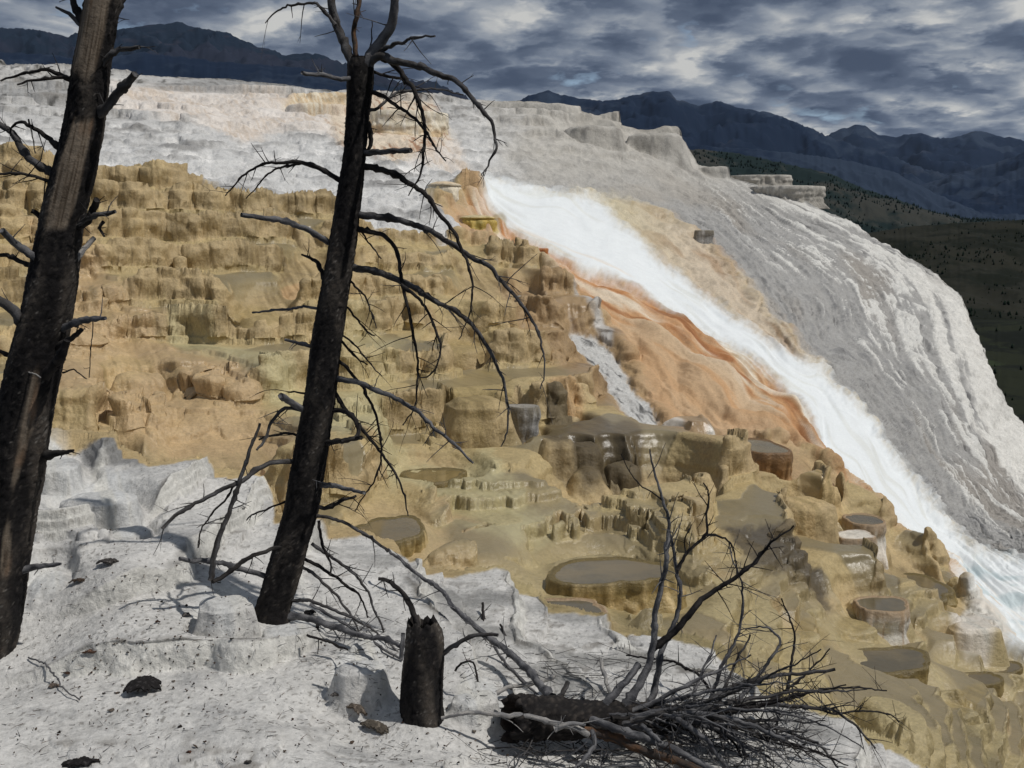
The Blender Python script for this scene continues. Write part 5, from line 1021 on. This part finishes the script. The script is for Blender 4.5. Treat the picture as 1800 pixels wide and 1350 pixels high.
# pieces of burnt bark on the near shelf
def bark(lab, u, v, su_, sv_, seed, tone=CHAR, curl=0.5, thick=0.012, rot=0.0, nm='bark_piece'):
    p = surf(u, v); Yp = p.y; a, b = su_/1800*Yp, sv_/1800*Yp*1.6; nu_, nv_ = 34, 22
    x, y = np.meshgrid(np.linspace(-1, 1, nu_), np.linspace(-1, 1, nv_)); r = np.sqrt(x*x+y*y); ang = np.arctan2(y, x)
    edge = 0.82+0.30*n2(np.cos(ang)*1.7+seed, np.sin(ang)*1.7, seed)+0.14*n2(np.cos(ang)*6, np.sin(ang)*6+seed, seed+1); k = np.maximum(np.abs(x), np.abs(y))/np.maximum(r, 1e-6)*edge
    X, Y_ = x*k*a, y*k*b; Z = curl*a*(1-(x*k)**2*1.0-(y*k)**2*0.5)*0.55+0.014*fbm2(X/0.03+seed, Y_/0.03, 3, seed+2)+0.004*n2(X/0.008, Y_/0.008, seed)
    ca, sa = math.cos(rot), math.sin(rot); X, Y_ = X*ca-Y_*sa, X*sa+Y_*ca
    top = np.stack([p.x+X, p.y+Y_, p.z+Z+0.0], -1).reshape(-1, 3); bot = top.copy(); bot[:, 2] -= thick; n = nu_*nv_
    F = grid_faces(nv_, nu_); per = list(range(nu_))+[i*nu_+nu_-1 for i in range(1, nv_)]+[(nv_-1)*nu_+j for j in range(nu_-2, -1, -1)]+[i*nu_ for i in range(nv_-2, 0, -1)]
    S_ = [[per[q], per[(q+1) % len(per)], per[(q+1) % len(per)]+n, per[q]+n] for q in range(len(per))]
    V = np.concatenate([top, bot]); q = fbm2(V[:, 0]/0.02, V[:, 1]/0.02, 3, seed+5)
    col = L(np.broadcast_to(tone, (len(V), 3)), tone*3+0.01, sst(0.1, 0.5, q)); o = mesh_np(nm, V, np.concatenate([F, F[:, ::-1]+n, S_]), M_WOOD, cols=col, wet=np.zeros(len(V)))
    tag(o, lab, 'bark', 'burnt bark pieces on the near shelf'); return o
bark('large curled slab of black burnt bark lying on the near white shelf', 250, 1212, 40, 24, 3, CHAR, 0.9)
bark('long narrow black bark scrap at the bottom edge left', 142, 1343, 42, 10, 5, CHAR, 0.4, rot=0.15); bark('small reddish brown bark flake below the thicker trunk', 160, 1146, 17, 5, 7, np.array(lin(70,52,42)), 0.3, 0.006)
bark('curved grey brown bark strip, upper of two left of the stump', 622, 1248, 36, 7, 11, np.array(lin(84,76,68)), 0.6, rot=-0.6); bark('curved grey brown bark strip with rolled end, lower of two left of the stump', 660, 1282, 40, 8, 13, np.array(lin(78,72,64)), 0.7, rot=-0.6)
bark('small dark curled bark bit on the flat shelf left of the thinner trunk', 327, 1083, 9, 5, 17, CHAR2, 1.2, 0.004); bark('flat grey bark scrap near the thicker trunk at shelf height', 190, 988, 22, 7, 19, CHAR2, 0.5); bark('low tangle of brown bark and sticks beyond the thicker trunk', 140, 1022, 20, 6, 21, np.array(lin(64,54,46)), 0.5, 0.008, 0.3)
bark('small dark bark crumb on the round shoulder left of the stump', 590, 1222, 12, 4, 23, CHAR2, 0.6, 0.006); bark('dark bark flake in front of the thinner trunk', 545, 1078, 14, 6, 25, CHAR, 0.7, 0.008); bark('tiny brown bark flake near the bottom middle', 333, 1322, 7, 4, 27, np.array(lin(60,38,28)), 0.8, 0.004)
bark('small grey brown bark flake right of the long bent twig', 95, 1206, 13, 6, 29, np.array(lin(92,82,74)), 0.5, 0.005); bark('dark bark crumb at the lower right of the white shelf', 436, 1340, 8, 4, 31, CHAR2, 0.6, 0.005)
stick('thin bent twig lying on the near shelf below the thicker trunk', [(50,1156),(80,1168),(100,1190),(115,1212),(140,1230)], (2,1.5), surf(50,1158).y, 'grey', surf(140,1232).y, 1, 320, tl=(0.02, 0.06))

def chips(name, n, seed):
    rs5 = np.random.RandomState(seed); A, B, C_ = [], [], []; o0 = 0
    for k in range(n):
        u, v = rs5.uniform(0, 900), 0; v = rs5.uniform(max(930, 840+u*0.33), 1349)
        if rs5.rand() < 0.35: u, v = rs5.normal(250, 90), rs5.normal(1150, 60)
        p = np.array(surf(u, v)); m_ = 7; a = np.sort(rs5.uniform(0, 6.28, m_)); r = rs5.uniform(0.003, 0.010)*(1+rs5.rand()**6*1.6); e = rs5.uniform(0.3, 1.0); r0_ = rs5.uniform(0, 3.14)
        x, y = np.cos(a)*r*rs5.uniform(0.6, 1.2, m_), np.sin(a)*r*e; X, Y_ = x*math.cos(r0_)-y*math.sin(r0_), x*math.sin(r0_)+y*math.cos(r0_); z = rs5.uniform(0.002, 0.012, m_)
        V = np.stack([p[0]+X, p[1]+Y_, p[2]+z+0.003], -1); V = np.concatenate([V, V*[1, 1, 1]-[0, 0, 0.006], [[p[0], p[1], p[2]+0.012]]])
        F = [[j, (j+1) % m_, 2*m_] for j in range(m_)]+[[j, m_+j, m_+(j+1) % m_] for j in range(m_)]+[[j, m_+(j+1) % m_, (j+1) % m_] for j in range(m_)]
        A.append(V); B.append(np.array(F)+o0); o0 += len(V); C_.append(np.broadcast_to(np.array(lin(*[(40,36,33), (78,66,56), (96,88,80), (60,44,36)][k % 4])), (len(V), 3)))
    tag(mesh_np(name, np.concatenate(A), np.concatenate(B), M_WOOD, smooth=False, cols=np.concatenate(C_), wet=np.zeros(o0)), kind='stuff')
chips('bark_litter', 420, 9)
# ------------------------------------------------------------------ air and steam
def box(name, lo, hi):
    V = [[x, y, z] for x in (lo[0], hi[0]) for y in (lo[1], hi[1]) for z in (lo[2], hi[2])]
    F = [[0,1,3,2],[4,6,7,5],[0,4,5,1],[2,3,7,6],[0,2,6,4],[1,5,7,3]]
    return mesh_np(name, V, F, None, smooth=False)
hz = box('haze', (-45000, -5000, -700), (45000, 45000, 2600)); tag(hz, kind='stuff')
mh = bpy.data.materials.new('haze'); mh.use_nodes = True; t = NT(mh.node_tree); t.n.clear()
pv = t.node('ShaderNodeVolumePrincipled'); t.set(pv, 'Color', (0.50, 0.66, 0.95, 1)); t.set(pv, 'Density', 0.0000065); t.set(pv, 'Anisotropy', 0.2)
o = t.node('ShaderNodeOutputMaterial'); t.l.new(pv.outputs[0], o.inputs['Volume']); hz.data.materials.append(mh)
def steam(name, u, v, Y, rx, ry, rz, dens, seed, tilt=0.0):
    c = at(u, v, Y); k, n = 24, 16; th = np.linspace(0, 2*np.pi, k, endpoint=False); ph = np.linspace(0.05, np.pi-0.05, n)[:, None]
    V = np.stack([np.sin(ph)*np.cos(th)*rx, np.sin(ph)*np.sin(th)*ry, np.cos(ph)*rz+0*th], -1); V[..., 2] += V[..., 0]*tilt; V = V.reshape(-1, 3); a = len(V)
    V = np.concatenate([V, [[0, 0, rz]], [[0, 0, -rz]]]); F = np.concatenate([grid_faces(n, k, True), [[(j+1) % k, j, a, a] for j in range(k)], [[(n-1)*k+j, (n-1)*k+(j+1) % k, a+1, a+1] for j in range(k)]])
    F = np.concatenate([F[:, [0, 1, 2]], F[:(n-1)*k][:, [0, 2, 3]]])
    ob = mesh_np(name, V, F, None); ob.location = c; tag(ob, kind='stuff')
    m = bpy.data.materials.new('steam'); m.use_nodes = True; t = NT(m.node_tree); t.n.clear()
    oc = t.node('ShaderNodeTexCoord').outputs['Object']; q = t.vmath('MULTIPLY', oc, (1/rx, 1/ry, 1/rz))
    if tilt:
        sp = t.node('ShaderNodeSeparateXYZ'); t.set(sp, 0, oc); cb = t.node('ShaderNodeCombineXYZ'); t.set(cb, 0, sp.outputs[0]); t.set(cb, 1, sp.outputs[1])
        t.set(cb, 2, t.math('SUBTRACT', sp.outputs[2], t.math('MULTIPLY', sp.outputs[0], tilt))); q = t.vmath('MULTIPLY', cb.outputs[0], (1/rx, 1/ry, 1/rz))
    ln = t.node('ShaderNodeVectorMath', operation='LENGTH'); t.set(ln, 0, q)
    fall = t.ramp(ln.outputs['Value'], [(0.15, 1.0), (0.95, 0.0)], 'EASE'); nz = t.noise(t.vmath('ADD', oc, (seed, 0, 0)), 0.35, 4, 0.6, 0.8)
    d = t.math('MULTIPLY', t.math('MULTIPLY', fall, t.ramp(nz, [(0.40, 0.0), (0.66, 1.0)])), dens)
    pv = t.node('ShaderNodeVolumePrincipled'); t.set(pv, 'Color', (0.95, 0.95, 0.96, 1)); t.set(pv, 'Density', d)
    o = t.node('ShaderNodeOutputMaterial'); t.l.new(pv.outputs[0], o.inputs['Volume']); ob.data.materials.append(m); return ob
steam('steam', 930, 290, 47, 4.5, 3.0, 2.6, 0.50, 3.0, -0.25)
steam('steam', 1190, 300, 50, 4.5, 3.0, 3.6, 0.28, 8.0, -0.3)
steam('steam', 1240, 480, 40, 4.0, 2.5, 2.0, 0.4, 13.0, -0.55)
steam('steam', 1745, 925, 25, 1.8, 1.5, 0.9, 0.55, 21.0, 0.0)
sc.cycles.volume_step_rate = 4.0; sc.cycles.volume_max_steps = 64
